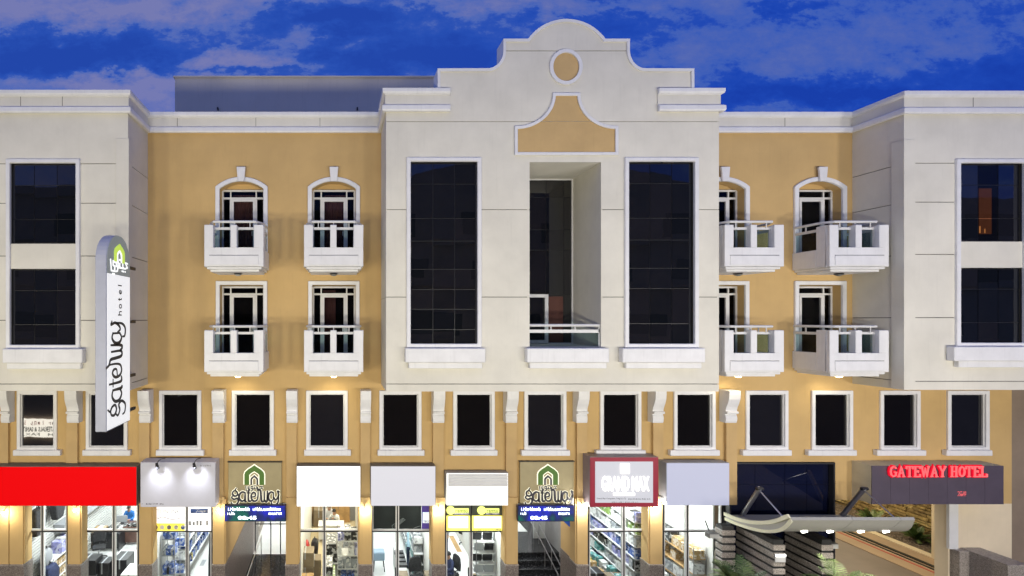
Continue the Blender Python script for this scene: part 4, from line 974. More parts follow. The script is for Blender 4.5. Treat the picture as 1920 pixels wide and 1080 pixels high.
goods('bags_on_shelf', 'blue and white plastic packets heaped over the small cartons', -10.32, -9.85, 2.2, 3.5, [1.4], 6, .5, [9, 1, 9, 0], cell=.3)
tag(B(-10.41, -10.0, 2.6, 7.0, 2.0, 2.28).build('wall_cabinet', greyp), 'long grey wall cabinet on the slatted wall beyond the bags', 'cabinet')
dx = XD(228, 6.4)
desk(XD(219,6.2), XD(219,6.2)+1.6, 6.0, 6.8, .78, 'dark brown wooden desk of the man in the blue shirt')
person(XD(240,7.1), 7.25, 0, 0, 'man in a blue long-sleeved shirt sitting behind the dark desk', SIT, shirtb, jeans)
desk(XD(172,6.1), XD(172,6.1)+1.5, 5.4, 6.2, .76, 'black desk heaped with files left of the dark brown desk', blackp)
goods('papers_on_desk', 'black files and white papers heaped on the black desk', XD(172,6.1)+.1, XD(172,6.1)+1.4, 5.5, 6.1, [.77], 12, .14, [5, 5, 0, 8], along='x')
goods('items_on_desk', 'small red and white items on the dark brown desk', XD(225,6.2), XD(225,6.2)+1.1, 6.05, 6.4, [.79], 13, .08, [2, 0, 5, 8], along='x')
m = empty('monitor', (XD(228,6.4), 6.4, .78), 'grey monitor at the left end of the dark brown desk', 'monitor'); B(-.25, .25, -.02, .02, .08, .38).build('screen_back', greyp, m); B(-.03, .03, -.03, .05, 0, .1).build('stand', blackp, m)
carton(XD(180,7.6), 7.9, 0, .9, .5, 1.4, 'tall olive-brown carton stack at the back of the red-fascia shop', m=carton_d)
bag(XD(190,7.0), 7.0, .95, .35, 'black handbag lying before the tall brown cartons')
office_chair(XD(190,5.0), 4.8, .4, 'black office chair on a star base in front of the file-heaped desk')
carton(XD(176,2.0), 1.6, 1.05, .75, .55, .52, 'glossy black carton topping the left stack behind the pane', m=blackp)
carton(XD(176,2.0), 1.6, 0, .72, .55, 1.049, 'tall pale grey carton under the left glossy black one', m=greyp)
carton(XD(203,2.0), 1.75, .55, .5, .5, .85, 'black printed carton second in the row behind the pane', m=blackp)
carton(XD(203,2.0), 1.75, 0, .5, .5, .549, 'grey carton under the second black printed carton', m=greyp)
carton(XD(234,2.3), 2.2, .62, .50, .7, .72, 'upper navy-black carton of the right stack behind the pane', m=blackp); carton(XD(234,2.3), 2.2, 0, .5, .7, .619, 'lower navy-black carton of the right stack behind the pane', m=blackp)
carton(XD(254,1.8), 1.6, 0, .55, .8, 1.15, 'large white machine carton at the right end beside the column', m=whitep)
# ---- shop B
sh = shelf(-6.0, X(333,1.6), 1.3, 1.9, [.55, 1.1, 1.75, 2.3], 2.45, 'grey shop shelf of blue packs facing the left pane under the silver board', greyp)
goods('blue_packs', 'blue and black packs standing on the grey shelf under the silver board', -5.97, X(333,1.6), 1.3, 1.7, [.55, 1.1, 1.75, 2.3], 21, .34, [1, 1, 5, 0, 7], along='x', cell=.14)
shelf(-6.02, -5.55, 2.6, 8.2, [.5, 1.0, 1.5], 1.7, 'long side shelf running back in the shop under the silver board', whitep)
goods('blue_rolls', 'blue and grey packs along the side shelf of the silver-board shop', -6.0, -5.6, 2.6, 8.2, [.5, 1.0, 1.5], 22, .36, [1, 1, 0, 7, 6])
mat_poster = emit('lit_poster', (.93, .93, .96), .85); py0 = YG-.03
ps = tag(B(X(288,YG)+.02, X(349,YG)-.02, YG-.05, YG-.03, ztr+.03, 4.2).build('poster', mat_poster), 'lit white poster with a looping grey brand line and a yellow strip of product circles', 'poster')
gp = mat('poster_grey', (.25, .22, .26), .5, var=0); ylw = emit('poster_yellow', (.85, .70, .10), .7)
text('poster_lettering', 'TONLINK', mat('poster_silver', (.42, .42, .46), .5, var=0), X(295,YG), Z(962,YG), X(338,YG)-X(295,YG), YG-.055, ps, height=.14, ext=.003)
MB().strip(spline([(X(297,YG), Z(969,YG)), (X(298,YG), Z(971.5,YG)), (X(306,YG), Z(968,YG)), (X(322,YG), Z(972.5,YG)), (X(337,YG), Z(971,YG)), (X(339,YG), Z(968.5,YG))]), .018, YG-.056, YG-.0505).build('flourish', gp, ps)
B(X(288,YG)+.03, X(349,YG)-.03, YG-.054, YG-.0501, Z(994,YG), Z(980,YG)).build('yellow_strip', ylw, ps)
for k, px in enumerate((293, 305, 318, 331, 344)):
    MB().prism([(X(px,YG)+.07*math.cos(t), Z(987.5,YG)+.07*math.sin(t)) for t in [2*math.pi*q/16 for q in range(16)]], YG-.058, YG-.0545).build('product_circle', [gp, packs[0], packs[7], packs[0], packs[1]][k], ps)
ps = tag(B(X(353,YG)+.02, X(397,YG)-.02, YG-.05, YG-.03, ztr+.03, 4.2).build('poster', mat_poster), 'lit white poster with a blue bar and small pictured machines over the door', 'poster')
B(X(358,YG), X(391,YG), YG-.054, YG-.0501, Z(961,YG), Z(953,YG)).build('blue_bar', packs[1], ps)
text('poster_lettering', 'Canon', packs[0], X(371,YG), Z(958.5,YG), X(387,YG)-X(371,YG), YG-.058, ps, ext=.003)
for px in (355, 362, 369, 375, 387): B(X(px,YG), X(px+4,YG), YG-.054, YG-.0501, Z(984,YG), Z(975+px % 3,YG)).build('pictured_machine', packs[7], ps)
tag(B(X(371,4), X(379,4), 4.2, 4.7, .004, .008).build('doormat', greyp), 'small grey mat on the white floor behind the poster door', 'mat')
MB_ = MB().tube([(X(357,YG), YG-.08, 1.3), (X(357,YG), YG-.08, 2.35)], .018, 6).build('door_handle', steel, sB[0])
tag(B(X(355.5,YG), X(361,YG), YG-.012, YG-.008, Z(1052,YG), Z(1048,YG)).build('door_sticker', packs[1]), 'small blue push sticker on the door under the poster', 'sticker')
m = MB().tube([(X(397,2), 2, 0), (X(397,2), 2, 1.2), (X(396,2), 2, 2.3)], [.14, .12, .06], 8); tag(m.build('hanging_coat', darkfab), 'dark coat hanging at the right edge of the poster door', 'coat')
# ---- shop C: cartons, staff, crowded shelves
cx0 = X(578, 8.2)
for i, (px, y, w_, h, mt, lb) in enumerate([(574, 8.6, .75, 1.1, carton_m, 'tall tan carton stack at the back left under the white lightbox'), (586, 8.7, .55, 1.5, carton_m, 'taller yellow-tan carton beside the back left stack'),
        (634, 8.7, .6, 1.2, carton_m, 'tan cartons behind the seated staff'), (645, 8.8, .55, 1.5, carton_m, 'tall tan carton right of the seated staff'), (598, 8.2, .5, .8, carton_d, 'brown shelf carton with bows at the back')]):
    carton(X(px, y), y, 0, w_, .5, h, lb, m=mt)
tag(B(X(653,8.8), X(676,8.8), 8.75, 8.85, 0, 2.2).build('door', greyp), 'plain grey-blue door at the back right under the white lightbox', 'door')
desk(X(597,6.6), X(645,6.6), 6.3, 6.9, .75, 'cream counter before the two seated men', whitep)
person(X(617,7.4), 7.4, 0, .1, 'man in a white shirt seated upright behind the cream counter', SIT, shirtw, jeans)
person(X(627,6.9), 7.15, -.12, -.3, 'dark-haired child beside the man in the white shirt', SIT, packs[0], jeans)
for k, (px, pz) in enumerate([(572, 0), (572, .5), (572, 1.0)]): carton(X(573, 2.2), 2.2, k*.52, .60, .55, .515, '%s brown carton of the stack of three behind the left pane' % ('bottom', 'middle', 'topmost')[k], m=carton_d)
carton(X(574,1.2), 1.2, 0, .5, .4, 1.12, 'light tan carton in front of the brown stack of three')
carton(X(589,2.6), 2.6, .55, .5, .5, .55, 'brown carton with white bows right of the stack of three', m=carton_d); carton(X(589,2.6), 2.6, 0, .5, .5, .549, 'lower brown carton right of the stack of three', m=carton_d)
bag(X(573,3.6), 3.7, .9, .36, 'dark red and black handbag on top beyond the brown cartons', redp); bag(X(590,4.2), 4.2, .75, .36, 'black bag standing on the cream floor right of the cartons')
shelf(X(632,1.6), .84, 1.3, 1.9, [.3, .8, 1.3, 1.75, 2.25], 2.6, 'crowded glass shelf of small electronics right of the middle mullion', whitep)
goods('electronics', 'white and blue electronics boxes crowding the glass shelf', X(632,1.6)+.02, .82, 1.32, 1.8, [.3, .8, 1.3, 1.75, 2.25], 31, .4, [0, 9, 7, 5, 0, 1], along='x', cell=.19)
goods('appliances', 'grey and dark appliances heaped behind the glass shelf', X(612,3.2), .8, 2.6, 3.6, [.9, 1.3], 32, .45, [7, 5, 0, 7, 1], along='x', cell=.35)
desk(X(612,3.2), .82, 2.5, 3.7, .9, 'low grey display table behind the glass shelf', greyp)
goods('loose_goods', 'assorted small goods heaped at the foot of the middle mullion', X(611,1.4), X(630,1.4), 1.1, 2.0, [.9, 1.2], 33, .3, [8, 0, 3, 5, 6], along='x', cell=.12)
# ---- shop D
def paneldark(x0, x1, lab): return tag(B(x0, x1, YG+.02, YG+.035, ztr+.07, 4.2).build('window_film', mat('charcoal_film', (.03, .033, .036), .35, var=.2, scale=1) if 'charcoal_film' not in MATS else MATS['charcoal_film']), lab, 'window film')
paneldark(X(699,YG), X(745,YG)-.02, 'charcoal film over the upper left pane under the lilac board'); paneldark(X(746,YG), X(790,YG), 'charcoal film over the upper middle pane under the lilac board')
pp = tag(B(X(791,YG), X(810,YG), YG+.02, YG+.035, ztr+.07, 4.2).build('window_film', mat('violet_film', (.09, .05, .25), .4, var=.1, emis=(.12, .07, .38), estr=.4)), 'violet film at the upper right pane with a small white notice', 'window film')
nb = B(X(792.5,YG), X(807,YG), YG-.006, YG-.002, Z(980.5,YG), Z(960.5,YG)).build('notice', emit('notice_face', (.7, .78, .9), .8), pp); text('notice_lettering', 'TECO', inkgrey, X(793.5,YG), Z(979.3,YG), X(806,YG)-X(793.5,YG), YG-.011, pp, height=.065, ext=.003, bold=.02)
MB().strip(spline([(X(769,YG), Z(995,YG)), (X(778,YG), Z(990,YG)), (X(788,YG), Z(986.5,YG))]), .012, YG+.008, YG+.018).build('drawn_line', greyp, pp)
m = MB()
for dz in (0, .045): m.strip([(X(740,YG), Z(989,YG)+dz), (X(757,YG), Z(975,YG)+dz)], .014, YG+.009, YG+.0185)
m.strip([(X(737,YG), Z(992,YG)), (X(735,YG), Z(986,YG)), (X(755,YG), Z(972,YG)), (X(760,YG), Z(975,YG)), (X(742,YG), Z(989,YG))], .010, YG+.009, YG+.0185); m.build('drawn_pen', greyp, pp)
person(X(769,3.8), 3.8, 0, 2.6, 'man in a light blue shirt leaning over the counter beside the black chair', dict(ch=(0,-.16,1.30), sp=(0,-.05,1.13), nk=(0,-.28,1.40), hd=(0,-.36,1.50), top=(0,-.37,1.60), ls=(-.17,-.18,1.34), rs=(.17,-.18,1.34), le=(-.24,-.36,1.12), re=(.24,-.36,1.12), lw=(-.15,-.55,.98), rw=(.15,-.55,.98), lh=(-.13,-.64,.94), rh=(.13,-.64,.94)), shirtl, jeans, sleeve='short')
office_chair(X(783,2.3), 2.3, .2, 'black high-backed office chair in front of the leaning man')
desk(X(747,2.4), X(760,2.4), 1.7, 4.4, .85, 'white counter running back behind the right pane of the lilac shop', whitep)
for k in range(4): tag(B(X(749,2.6)-.1, X(749,2.6)+.25, 2.3+k*.33, 2.5+k*.33, .851, .95).build('keyboard', blackp), '%s black keyboard lying on the white counter' % ('nearest', 'second', 'third', 'farthest')[k], 'keyboard')
goods('desk_clutter', 'small white and green items along the right wall shelf of the lilac shop', 2.82, 3.15, 2.6, 8.5, [.3, .8, 1.2, 1.6], 41, .34, [0, 0, 4, 7, 7])
shelf(2.8, 3.18, 2.6, 8.6, [.8, 1.2, 1.6], 1.8, 'pale shelf running back along the right wall of the lilac shop', whitep)
r = empty('plastic_stool', (X(710,3.9), 3.9, 0), 'blue-grey stool with black legs on the white floor', 'stool'); B(-.22, .22, -.2, .2, .42, .75).build('seat', mat('blue_grey', (.2,.28,.36), .5), r, bevel=.03)
for a, b in ((-.18,-.16),(.18,-.16),(.18,.16),(-.18,.16)): MB().tube([(a, b, .42), (a*1.2, b*1.2, 0)], .02, 6).build('leg', blackp, r)
MB().tube([(X(741,YG), YG-.08, 1.1), (X(741,YG), YG-.08, 1.9)], .02, 6).build('door_handle', blackp, sD[0])
tag(B(X(747,1.2), X(764,1.2), .9, 1.3, 0, 1.25).build('crate', carton_d), 'brown crate at the foot of the white counter', 'crate'); tag(B(X(796,1.2), X(808,1.2), .9, 1.3, 0, 1.25).build('crate', carton_d), 'brown crate at the right foot of the lilac shop window', 'crate')
# ---- shop E
yel = emit('lit_yellow_sign', (.95, .87, .16), .9); yelw = emit('lit_yellow_white', (1, 1, .80), .95); chf = mat('charcoal_strip', (.07, .08, .06), .4, var=.15, scale=4)
for k, (pa, pb) in enumerate([(837, 882), (885, 944)]):
    x0, x1 = X(pa,.1), X(pb,.1); r = empty('yellow_sign', ((x0+x1)/2, .22, 3.4), ('left' if k == 0 else 'right, wider')+' yellow lit panel with a round badge and green lettering', 'shop sign', 'yellow panels'); off = (-(x0+x1)/2, -.22, -3.4)
    zs = [Z(996,.1), Z(967,.1), Z(948,.1)]
    sub(B(x0, x1, .14, .2, zs[0], zs[2]+.05).build('frame', darkal, r), off)
    sub(B(x0+.01, x1-.01, .12, .139, zs[0]+.01, zs[1]-.01).build('face', yel, r), off); sub(B(x0+.07, x1-.07, .11, .119, zs[0]+.10, zs[1]-.03).build('pale_panel', yelw, r), off)
    sub(B(x0+.01, x1-.01, .12, .139, zs[1], zs[2]+.04).build('top_strip', chf, r), off)
    cxp = X(845 if k == 0 else 903, .1); cz = Z(957,.1); sub(MB().prism([(cxp+.135*math.cos(q*math.pi/12), cz+.135*math.sin(q*math.pi/12)) for q in range(24)], .09, .118).build('round_badge', emit('badge', (.78, .92, .22), .95) if 'badge' not in MATS else MATS['badge'], r), off)
    a, b_ = (852, 879) if k == 0 else (911, 936)
    sub(B(X(a,.1), X(b_,.1), .10, .119, Z(961,.1), Z(953.5,.1)).build('name_plate', MATS['badge'], r), off); sub(text('lettering', 'remto', mat('leaf_green', (.16, .22, .05), .5, var=0) if 'leaf_green' not in MATS else MATS['leaf_green'], X(a+2,.1), Z(960.2,.1), X(b_-2,.1)-X(a+2,.1), .092, r, height=.085, ext=.004, bold=.015), off)
    sub(B(X(a,.1), X(b_,.1), .10, .119, Z(964.5,.1), Z(962,.1)).build('underline', packs[0], r), off)
    if k: 
        sub(glyphs(x0+.05, x1-.05, zs[0]+.03, .05, .108, inkgrey, r, 51), off)
        for q in range(3): sub(glyphs(x0+.25+.1*q, x1-.1, zs[0]+.17+q*.08, .035, .105, MATS['faint_print'], r, 52+q), off)
lapm = [blackp, blackp, mat('silver_lid', (.42, .44, .47), .3), darkfab]
shelf(X(887,1.7), 5.42, 1.3, 1.9, [.72, 1.09, 1.46, 1.83, 2.2], 2.3, 'white stepped display of open laptops behind the right pane', whitep)
n = 0
for row, z in enumerate([.72, 1.09, 1.46, 1.83, 2.2]):
    for c in range(3):
        px = 893+c*19.5+(row % 2)*3; xx = X(px, 1.6); mt = lapm[(row*2+c*3+row*c) % 4]
        r = empty('laptop', (xx, 1.55, z+.002), 'laptop standing open on the %s step of the white display, %s of three' % (('lowest', 'second', 'third', 'fourth', 'top')[row], ('left', 'middle', 'right')[c]), 'laptop', 'open laptops on the white stepped display')
        B(-.15, .15, -.02, .18, 0, .018).build('keyboard_base', greyp, r); MB().add([(-.16, -.02, .018), (.16, -.02, .018), (.16, -.07, .27), (-.16, -.07, .27), (-.16, -.008, .018), (.16, -.008, .018), (.16, -.058, .27), (-.16, -.058, .27)], [(0,1,2,3),(4,7,6,5),(0,4,5,1),(1,5,6,2),(2,6,7,3),(3,7,4,0)]).build('lid', mt, r)
goods('laptop_accessories', 'white papers and accessories strewn between the open laptops', X(887,1.9), 5.4, 1.72, 1.98, [.72, 1.09, 1.46, 1.83, 2.2], 55, .12, [0, 0, 8, 7], along='x', cell=.14)
person(X(846,2.3), 2.6, 0, -1.2, 'person in navy clothes seated low at the left of the laptop shop', SIT, navy, navy)
office_chair(X(846,2.3)+.06, 2.62, -1.2, 'black chair of the person in navy clothes', None)
person(X(842,4.4), 5.2, 0, -.8, 'person in dotted grey clothes standing left in the laptop shop', {}, greyp, jeans)
office_chair(X(873,6.2), 6.2, 2.2, 'dark office chair at the back of the white-floored laptop shop')
tag(B(X(853,5.8), X(862,5.8), 5.4, 7.0, .006, .01).build('rug', carton_m), 'tan patterned mat on the white floor of the laptop shop', 'rug')
MB().tube([(X(877,YG), YG-.08, 1.0), (X(877,YG), YG-.08, 1.9)], .02, 6).build('door_handle', blackp, sE[0])
# ---- shop F: long slanting shelves on the right wall
lv = [.35, .75, 1.15, 1.55, 1.95, 2.35, 2.75, 3.15]
shelf(9.75, 10.13, .6, 9.3, lv, 3.4, 'tall pale shelving running back along the right wall of the red-framed shop', whitep)
for k, z in enumerate(lv): goods('packed_goods', '%s row of packets on the tall shelving of the red-framed shop' % ('lowest', 'second', 'third', 'fourth', 'fifth', 'sixth', 'seventh', 'top')[k], 9.78, 10.1, .6, 9.3, [z], 60+k, .33, [[4,4,0],[7,5,9],[4,0,7],[9,5,7],[1,1,9],[0,7,0],[3,0,0],[0,9,0]][k], cell=.22)
desk(8.75, 9.35, 1.2, 7.2, .80, 'long white island counter in the red-framed shop', whitep)
goods('island_goods', 'orange, yellow and green packets piled along the island counter', 8.80, 9.3, 1.4, 7.0, [.80], 75, .34, [6, 3, 2, 8, 0], cell=.14); goods('teal_boxes', 'row of teal boxes on the lower shelf edge beside the island counter', 9.42, 9.7, 1.0, 6.0, [.9], 76, .3, [4, 4, 0], cell=.3)
carton(X(1114,1.4), 1.5, .62, .55, .5, .55, 'black printed carton on top behind the lower left pane of the red-framed shop', m=blackp); carton(X(1114,1.4), 1.5, 0, .55, .5, .61, 'brown carton under the black printed one', m=carton_d)
carton(X(1131,1.4), 1.4, 0, .5, .5, 1.0, 'brown carton right of the black printed one', m=carton_d); carton(X(1154,1.2), 1.3, .5, .55, .4, .6, 'wide brown carton beside the middle mullion of the red-framed shop', m=carton_d)
# ---- shop G
desk(10.7, 11.2, .7, 6.0, .95, 'white and blue service counter running back in the rightmost shop', whitep); tag(B(10.68, 10.695, .7, 6.0, .3, .6).build('counter_band', packs[1]), 'blue band along the white service counter', 'band')
shelf(11.75, 12.18, .7, 9.0, [.4, .9, 1.4, 1.9], 2.3, 'brown wooden shelving along the right wall of the rightmost shop', carton_m)
goods('cartons_on_rack', 'tan cartons and grey printers on the wooden shelving of the rightmost shop', 11.78, 12.15, .7, 9.0, [.4, .9, 1.4, 1.9], 81, .42, [8, 8, 7, 0, 5], cell=.45)
goods('counter_printers', 'black and white printers along the white service counter', 10.75, 11.15, 1.0, 5.8, [.95], 82, .34, [5, 0, 7, 5], cell=.4)
carton(X(1318,3.0), 2.6, 0, .6, .5, 1.9, 'tall black machine with two round windows standing by the grey cabinet', cat='machine', m=blackp); carton(X(1335,2.2), 2.0, 0, .55, .6, 1.5, 'white metal cabinet at the right edge of the rightmost shop', cat='cabinet', m=whitep, tape=False)
pb_ = tag(MB().add([(10.3, 3.2, 1.6), (10.3, 1.6, 1.6), (10.3, 1.6, 2.6), (10.3, 3.2, 2.6), (10.33, 3.2, 1.6), (10.33, 1.6, 1.6), (10.33, 1.6, 2.6), (10.33, 3.2, 2.6)], [(0,1,2,3),(4,7,6,5),(0,4,5,1),(1,5,6,2),(2,6,7,3),(3,7,4,0)]).build('price_board', packs[0]), 'white price board with red lettering on the left wall of the rightmost shop', 'board')
# ================================================================== ENTRANCES
for k, (xa, xb) in enumerate([(X(423,0), X(536,0)), (X(971,0), X(1084,0))]):
    dpt = 5.2
    tag(B(xa, xb, -.16 if k == 0 else 1.2, dpt, -.008, .006).build('floor', tilek), kind='structure'); 
    tag(B(xa, xb, dpt, RD+3, -.008, .008).build('floor', tilew), kind='structure')
    tag(B(xa, xb, RD+3, RD+3.1, 0, 4.4).build('wall', wallw), kind='structure'); tag(B(xa, xb, .3, RD+3, 4.30, 4.40).build('ceiling', wallw), kind='structure')
    for x, s in ((xa, -1), (xb, 1)):
        de = RD+3 if not (k == 1 and s > 0) else 1.25
        tag(B(x, x+s*.08, .3, de, 2.06, 4.3).build('wall', ochre if (k == 0) == (s < 0) else wallw), kind='structure')
        tag(B(x-s*.012, x+s*.08, .3, min(de, dpt+1.5), 0, 2.059).build('wall', granite), kind='structure')
    if k == 1:
        tag(B(8.5, 8.54, 1.25, RD+3, 0, 4.3).build('wall', mat('grey_lobby_wall', (.30, .30, .30), .5)), kind='structure'); tag(B(xb+.08, 8.5, 1.2, 1.25, 0, 4.3).build('wall', wallw), kind='structure'); tag(B(xb, 8.5, 1.25, RD+3, 4.30, 4.40).build('ceiling', wallw), kind='structure')
    # glass door screen
    r = empty('glass_doors', ((xa+xb)/2, dpt, 0), 'clear glass door screen with dark frame inside the %s entrance' % ('left' if k == 0 else 'right'), 'glass door'); off = (-(xa+xb)/2, -dpt, 0)
    for x in ((xa+.1, xa+.75, xb-.75, xb-.12) if k == 0 else ()): sub(B(x-.02, x+.02, dpt-.03, dpt+.03, 0, 2.6).build('post', darkal, r), off)
    for a, b_ in (((xa+.12, xa+.73), (xa+.77, xb-.77), (xb-.73, xb-.14)) if k == 0 else ((xa+.6, 8.0),)): sub(B(a, b_, dpt-.005, dpt+.005, .05, 2.6).build('pane', shopglass, r), off)
    sub(B(xa, xb, dpt-.03, dpt+.03, 2.6, 2.68).build('head_rail', darkal, r), off)
    sub(B(xa+.1, xb-.1, dpt-.01, dpt-.006, 1.25, 1.29).build('frosted_line', darkal, r), off)
    for y in (2.0, 4.2, 7.5): ceil_light(xa, xb, y, 26 if y < 5 else 170, who='inside the %s gateway entrance' % ('left' if k == 0 else 'right'))
    if k == 0:
        m = MB().tube([(xa+.42, .5, .95), (xa+.42, 4.8, .95)], .022, 6)
        for y in (.6, 2.6, 4.7): m.tube([(xa+.42, y, 0), (xa+.42, y, .95)], .018, 6)
        tag(m.build('handrail', steel), 'thin steel handrail along the left wall of the left entrance', 'handrail')
    else:
        for q in range(1, 7): tag(B(xa, 8.5, 1.6+(q-1)*.36, 1.6+q*.36 if q < 6 else RD+3, 0, .15*q).build('step', tilek), kind='structure')
        tag(B(xa, 8.0, 5.3, RD+3, .901, .91).build('floor', tilew), kind='structure')
        for xo in (7.75, 8.0):
            m = MB().tube([(xo, 1.7, .85), (xo, 4.2, 1.75)], .022, 6)
            for y in (1.8, 2.9, 4.1): m.tube([(xo, y, (y-1.6)/2.2*.8), (xo, y, .85+(y-1.7)*.36)], .018, 6)
            tag(m.build('handrail', steel), 'slanting steel handrail beside the entrance stairs, %s of two' % ('left' if xo < 7.9 else 'right'), 'handrail')
        tag(B(8.0, 8.46, 4.62, 4.68, .91, 3.1).build('door', mat('frosted_door', (.55, .57, .56), .3, var=.04)), 'frosted white door at the head of the entrance stairs', 'door')
        tag(MB().prism([(X(1056,.5), Z(977,.5)), (X(1075,.5), Z(977,.5)), (X(1075,.5), Z(994,.5))], .55, .57).build('banner', mat('blue_banner', (.03, .12, .55), .5, emis=(.02,.1,.5), estr=.3)), 'small blue triangular banner under the right LED display', 'banner')
# ================================================================== GLASS LOBBY FRONT, CANOPY, PIERS
gx0, gx1 = X(1367), X(1565)
lg = empty('lobby_glazing', ((gx0+gx1)/2, .2, 0), parent=H); off = (-(gx0+gx1)/2, -.2, 0)
xs = [gx0, gx0+.95, gx0+1.9, gx0+2.6, gx1]; zs = [0, 1.3, 2.6, 3.65, 4.55, 5.31]
for a, b in zip(xs, xs[1:]):
    for c, d in zip(zs, zs[1:]): sub(B(a+.006, b-.006, .16, .175, c+.006, d-.006).build('pane', blueglass, lg), off)
sub(B(gx0, gx1, .2, .26, 0, 5.32).build('backing_frame', darkal, lg), off)
sub(MB().strip([(gx0, 0), (gx0, 5.3), (gx1, 5.3), (gx1, 0)], .05, -.02, .15, side=-1).build('edge_frame', darkal, lg), off)
# canopy: a shallow upturned wing, section in y-z
top = [(-.02, 3.66), (-.5, 3.69), (-1.0, 3.79), (-1.5, 3.97), (-1.9, 4.18), (-2.3, 4.47)]; bot = [(-2.36, 4.41), (-2.08, 4.06), (-1.65, 3.81), (-1.1, 3.65), (-.5, 3.56), (-.02, 3.53)]
canm = mat('canopy_metal', (.40, .39, .35), .45, var=.04, scale=2, bump=.05); cann = mat('canopy_edge', (.72, .70, .50), .5, var=.04)
top = spline(top, 4); bot = spline(bot, 4)
cn = empty('entrance_canopy', (14, 0, 3.6), 'upswept grey canopy with four small downlights hung from steel struts beside the dark blue glass', 'canopy'); off = (-14, 0, -3.6)
def can_x1(y): return 16.15 if y > -1.2 else 16.15-.62*((-1.2-y)/1.2)**1.4
n = len(top); secs = []
x0c = 12.22; segs = [12.24, 13.9, 15.2]
def canopy_piece(xa, xb_fn, name, mt):
    m = MB(); vs = []; L = top+bot
    for f in (0, 1):
        for y, z in L: vs.append((xa if f == 0 else xb_fn(y), y, z))
    k = len(L); fs = [(i, (i+1) % k, (i+1) % k+k, i+k) for i in range(k)]
    nn = len(top)
    for f in (0, k):
        for i in range(nn-1): fs.append((f+i, f+i+1, f+k-2-i, f+k-1-i))
    m.add(vs, fs); return sub(m.build(name, mt, cn, smooth=True), off)
canopy_piece(x0c+.03, lambda y: 13.895, 'canopy_panel', canm); canopy_piece(13.905, lambda y: 15.195, 'canopy_panel', canm); canopy_piece(15.205, can_x1, 'canopy_panel', canm)
m = MB(); m.strip(bot, .085, x0c, x0c+.028, 'x', side=0); sub(m.build('edge_fascia', cann, cn), off)
m = MB(); m.strip([(y, z+.03) for y, z in top], .10, x0c-.03, x0c+.027, 'x', side=0); sub(m.build('edge_fascia', cann, cn), off)
dl = emit('downlight', (1, .97, .88), 12)
for px in (1507, 1555, 1613, 1660):
    y, z = -1.86, 3.93; xx = X(px, y); d = Vector((0, -.45, -.36)).normalized(); up = Vector((0, .36, -.45))*-1; nrm = Vector((0, -.62, -.78)).normalized()
    t1 = Vector((1, 0, 0)); t2 = nrm.cross(t1); c = Vector((xx, y, z))+nrm*.05
    m = MB(); ring = [tuple(c+t1*.07*math.cos(a)+t2*.07*math.sin(a)) for a in [2*math.pi*q/16 for q in range(16)]]; ring2 = [tuple(Vector(p)-nrm*.10) for p in ring]
    m.add(ring+ring2, [tuple(range(16))]+[(q, (q+1) % 16, (q+1) % 16+16, q+16) for q in range(16)]); sub(m.build('downlight', dl, cn), off)
    ld = bpy.data.lights.new('downlight', 'SPOT'); lo = bpy.data.objects.new('downlight_lamp', ld); COL.objects.link(lo); ld.energy = 60; ld.color = (1, .95, .85); ld.spot_size = R(130); ld.spot_blend = .8; ld.shadow_soft_size = .05
    lo.location = tuple(c+nrm*.05); lo.rotation_euler = (R(-8), 0, 0)
for xx in (12.72, 15.87):
    m = MB().tube([(xx, -.02, 3.55), (xx, -.75, 4.74)], .065, 12); sub(m.build('strut', steel, cn, smooth=True), off)
    m = MB().tube([(xx, -.72, 4.68), (xx, -1.72, 4.08)], .02, 8); sub(m.build('tie_rod', steel, cn, smooth=True), off)
    m = MB().tube([(xx-.09, -.75, 4.72), (xx+.09, -.75, 4.72)], .05, 10); sub(m.build('pin', darkal, cn), off)
# striped granite piers
def pier(name, x0, x1, y0, y1, ztop, label, lamp=False):
    r = empty(name, ((x0+x1)/2, (y0+y1)/2, 0), label, 'pier', 'striped granite piers'); off = (-(x0+x1)/2, -(y0+y1)/2, 0)
    sub(B(x0+.03, x1-.03, y0+.03, y1, 0, ztop).build('core', darkst, r), off)
    z = .06
    while z+.18 < ztop:
        sub(B(x0, x1, y0, y1-.002, z, z+.158).build('granite_block', granite_l if z > 0 else granite, r, bevel=.006), off); z += .232
    return r
pier('granite_pier', X(1354,-.2), X(1379,-.2), -.2, .1, 3.35, 'narrow striped granite pier beside the rightmost shop window')
pier('granite_pier', 12.72, 13.07, -1.23, .15, 3.38, 'middle striped granite pier carrying the small lit plate')
pier('granite_pier', 14.13, 14.47, -1.23, 0, 3.38, 'right striped granite pier next to the driveway')
pl = empty('lit_plate', (12.9, -1.24, 2.75), 'small silver plate lit from above on the middle granite pier', 'sign plate'); B(-.16, .15, -.03, 0, 0, .25).build('plate', mat('silver_plate', (.5, .5, .5), .35), pl, bevel=.01); B(-.15, .14, -.045, -.031, .17, .235).build('lamp_strip', emit('plate_lamp', (1, .98, .9), 3), pl)
for k, px in enumerate((1368, 1556)):
    r = empty('flood_lamp', (X(px, -1.0), -1.0 if k else -.3, 3.12), 'grey box lamp on a bracket under the %s end of the canopy' % ('left' if k == 0 else 'right'), 'lamp', 'box lamps under the canopy'); B(-.16, .16, -.1, .1, -.05, .10).build('housing', boxgrey, r, bevel=.01); B(-.14, .14, -.115, -.101, -.04, .08).build('lens', lampoff, r); MB().tube([(0, .1, .05), (0, .6 if k else .3, .35)], .02, 6).build('bracket', darkal, r)
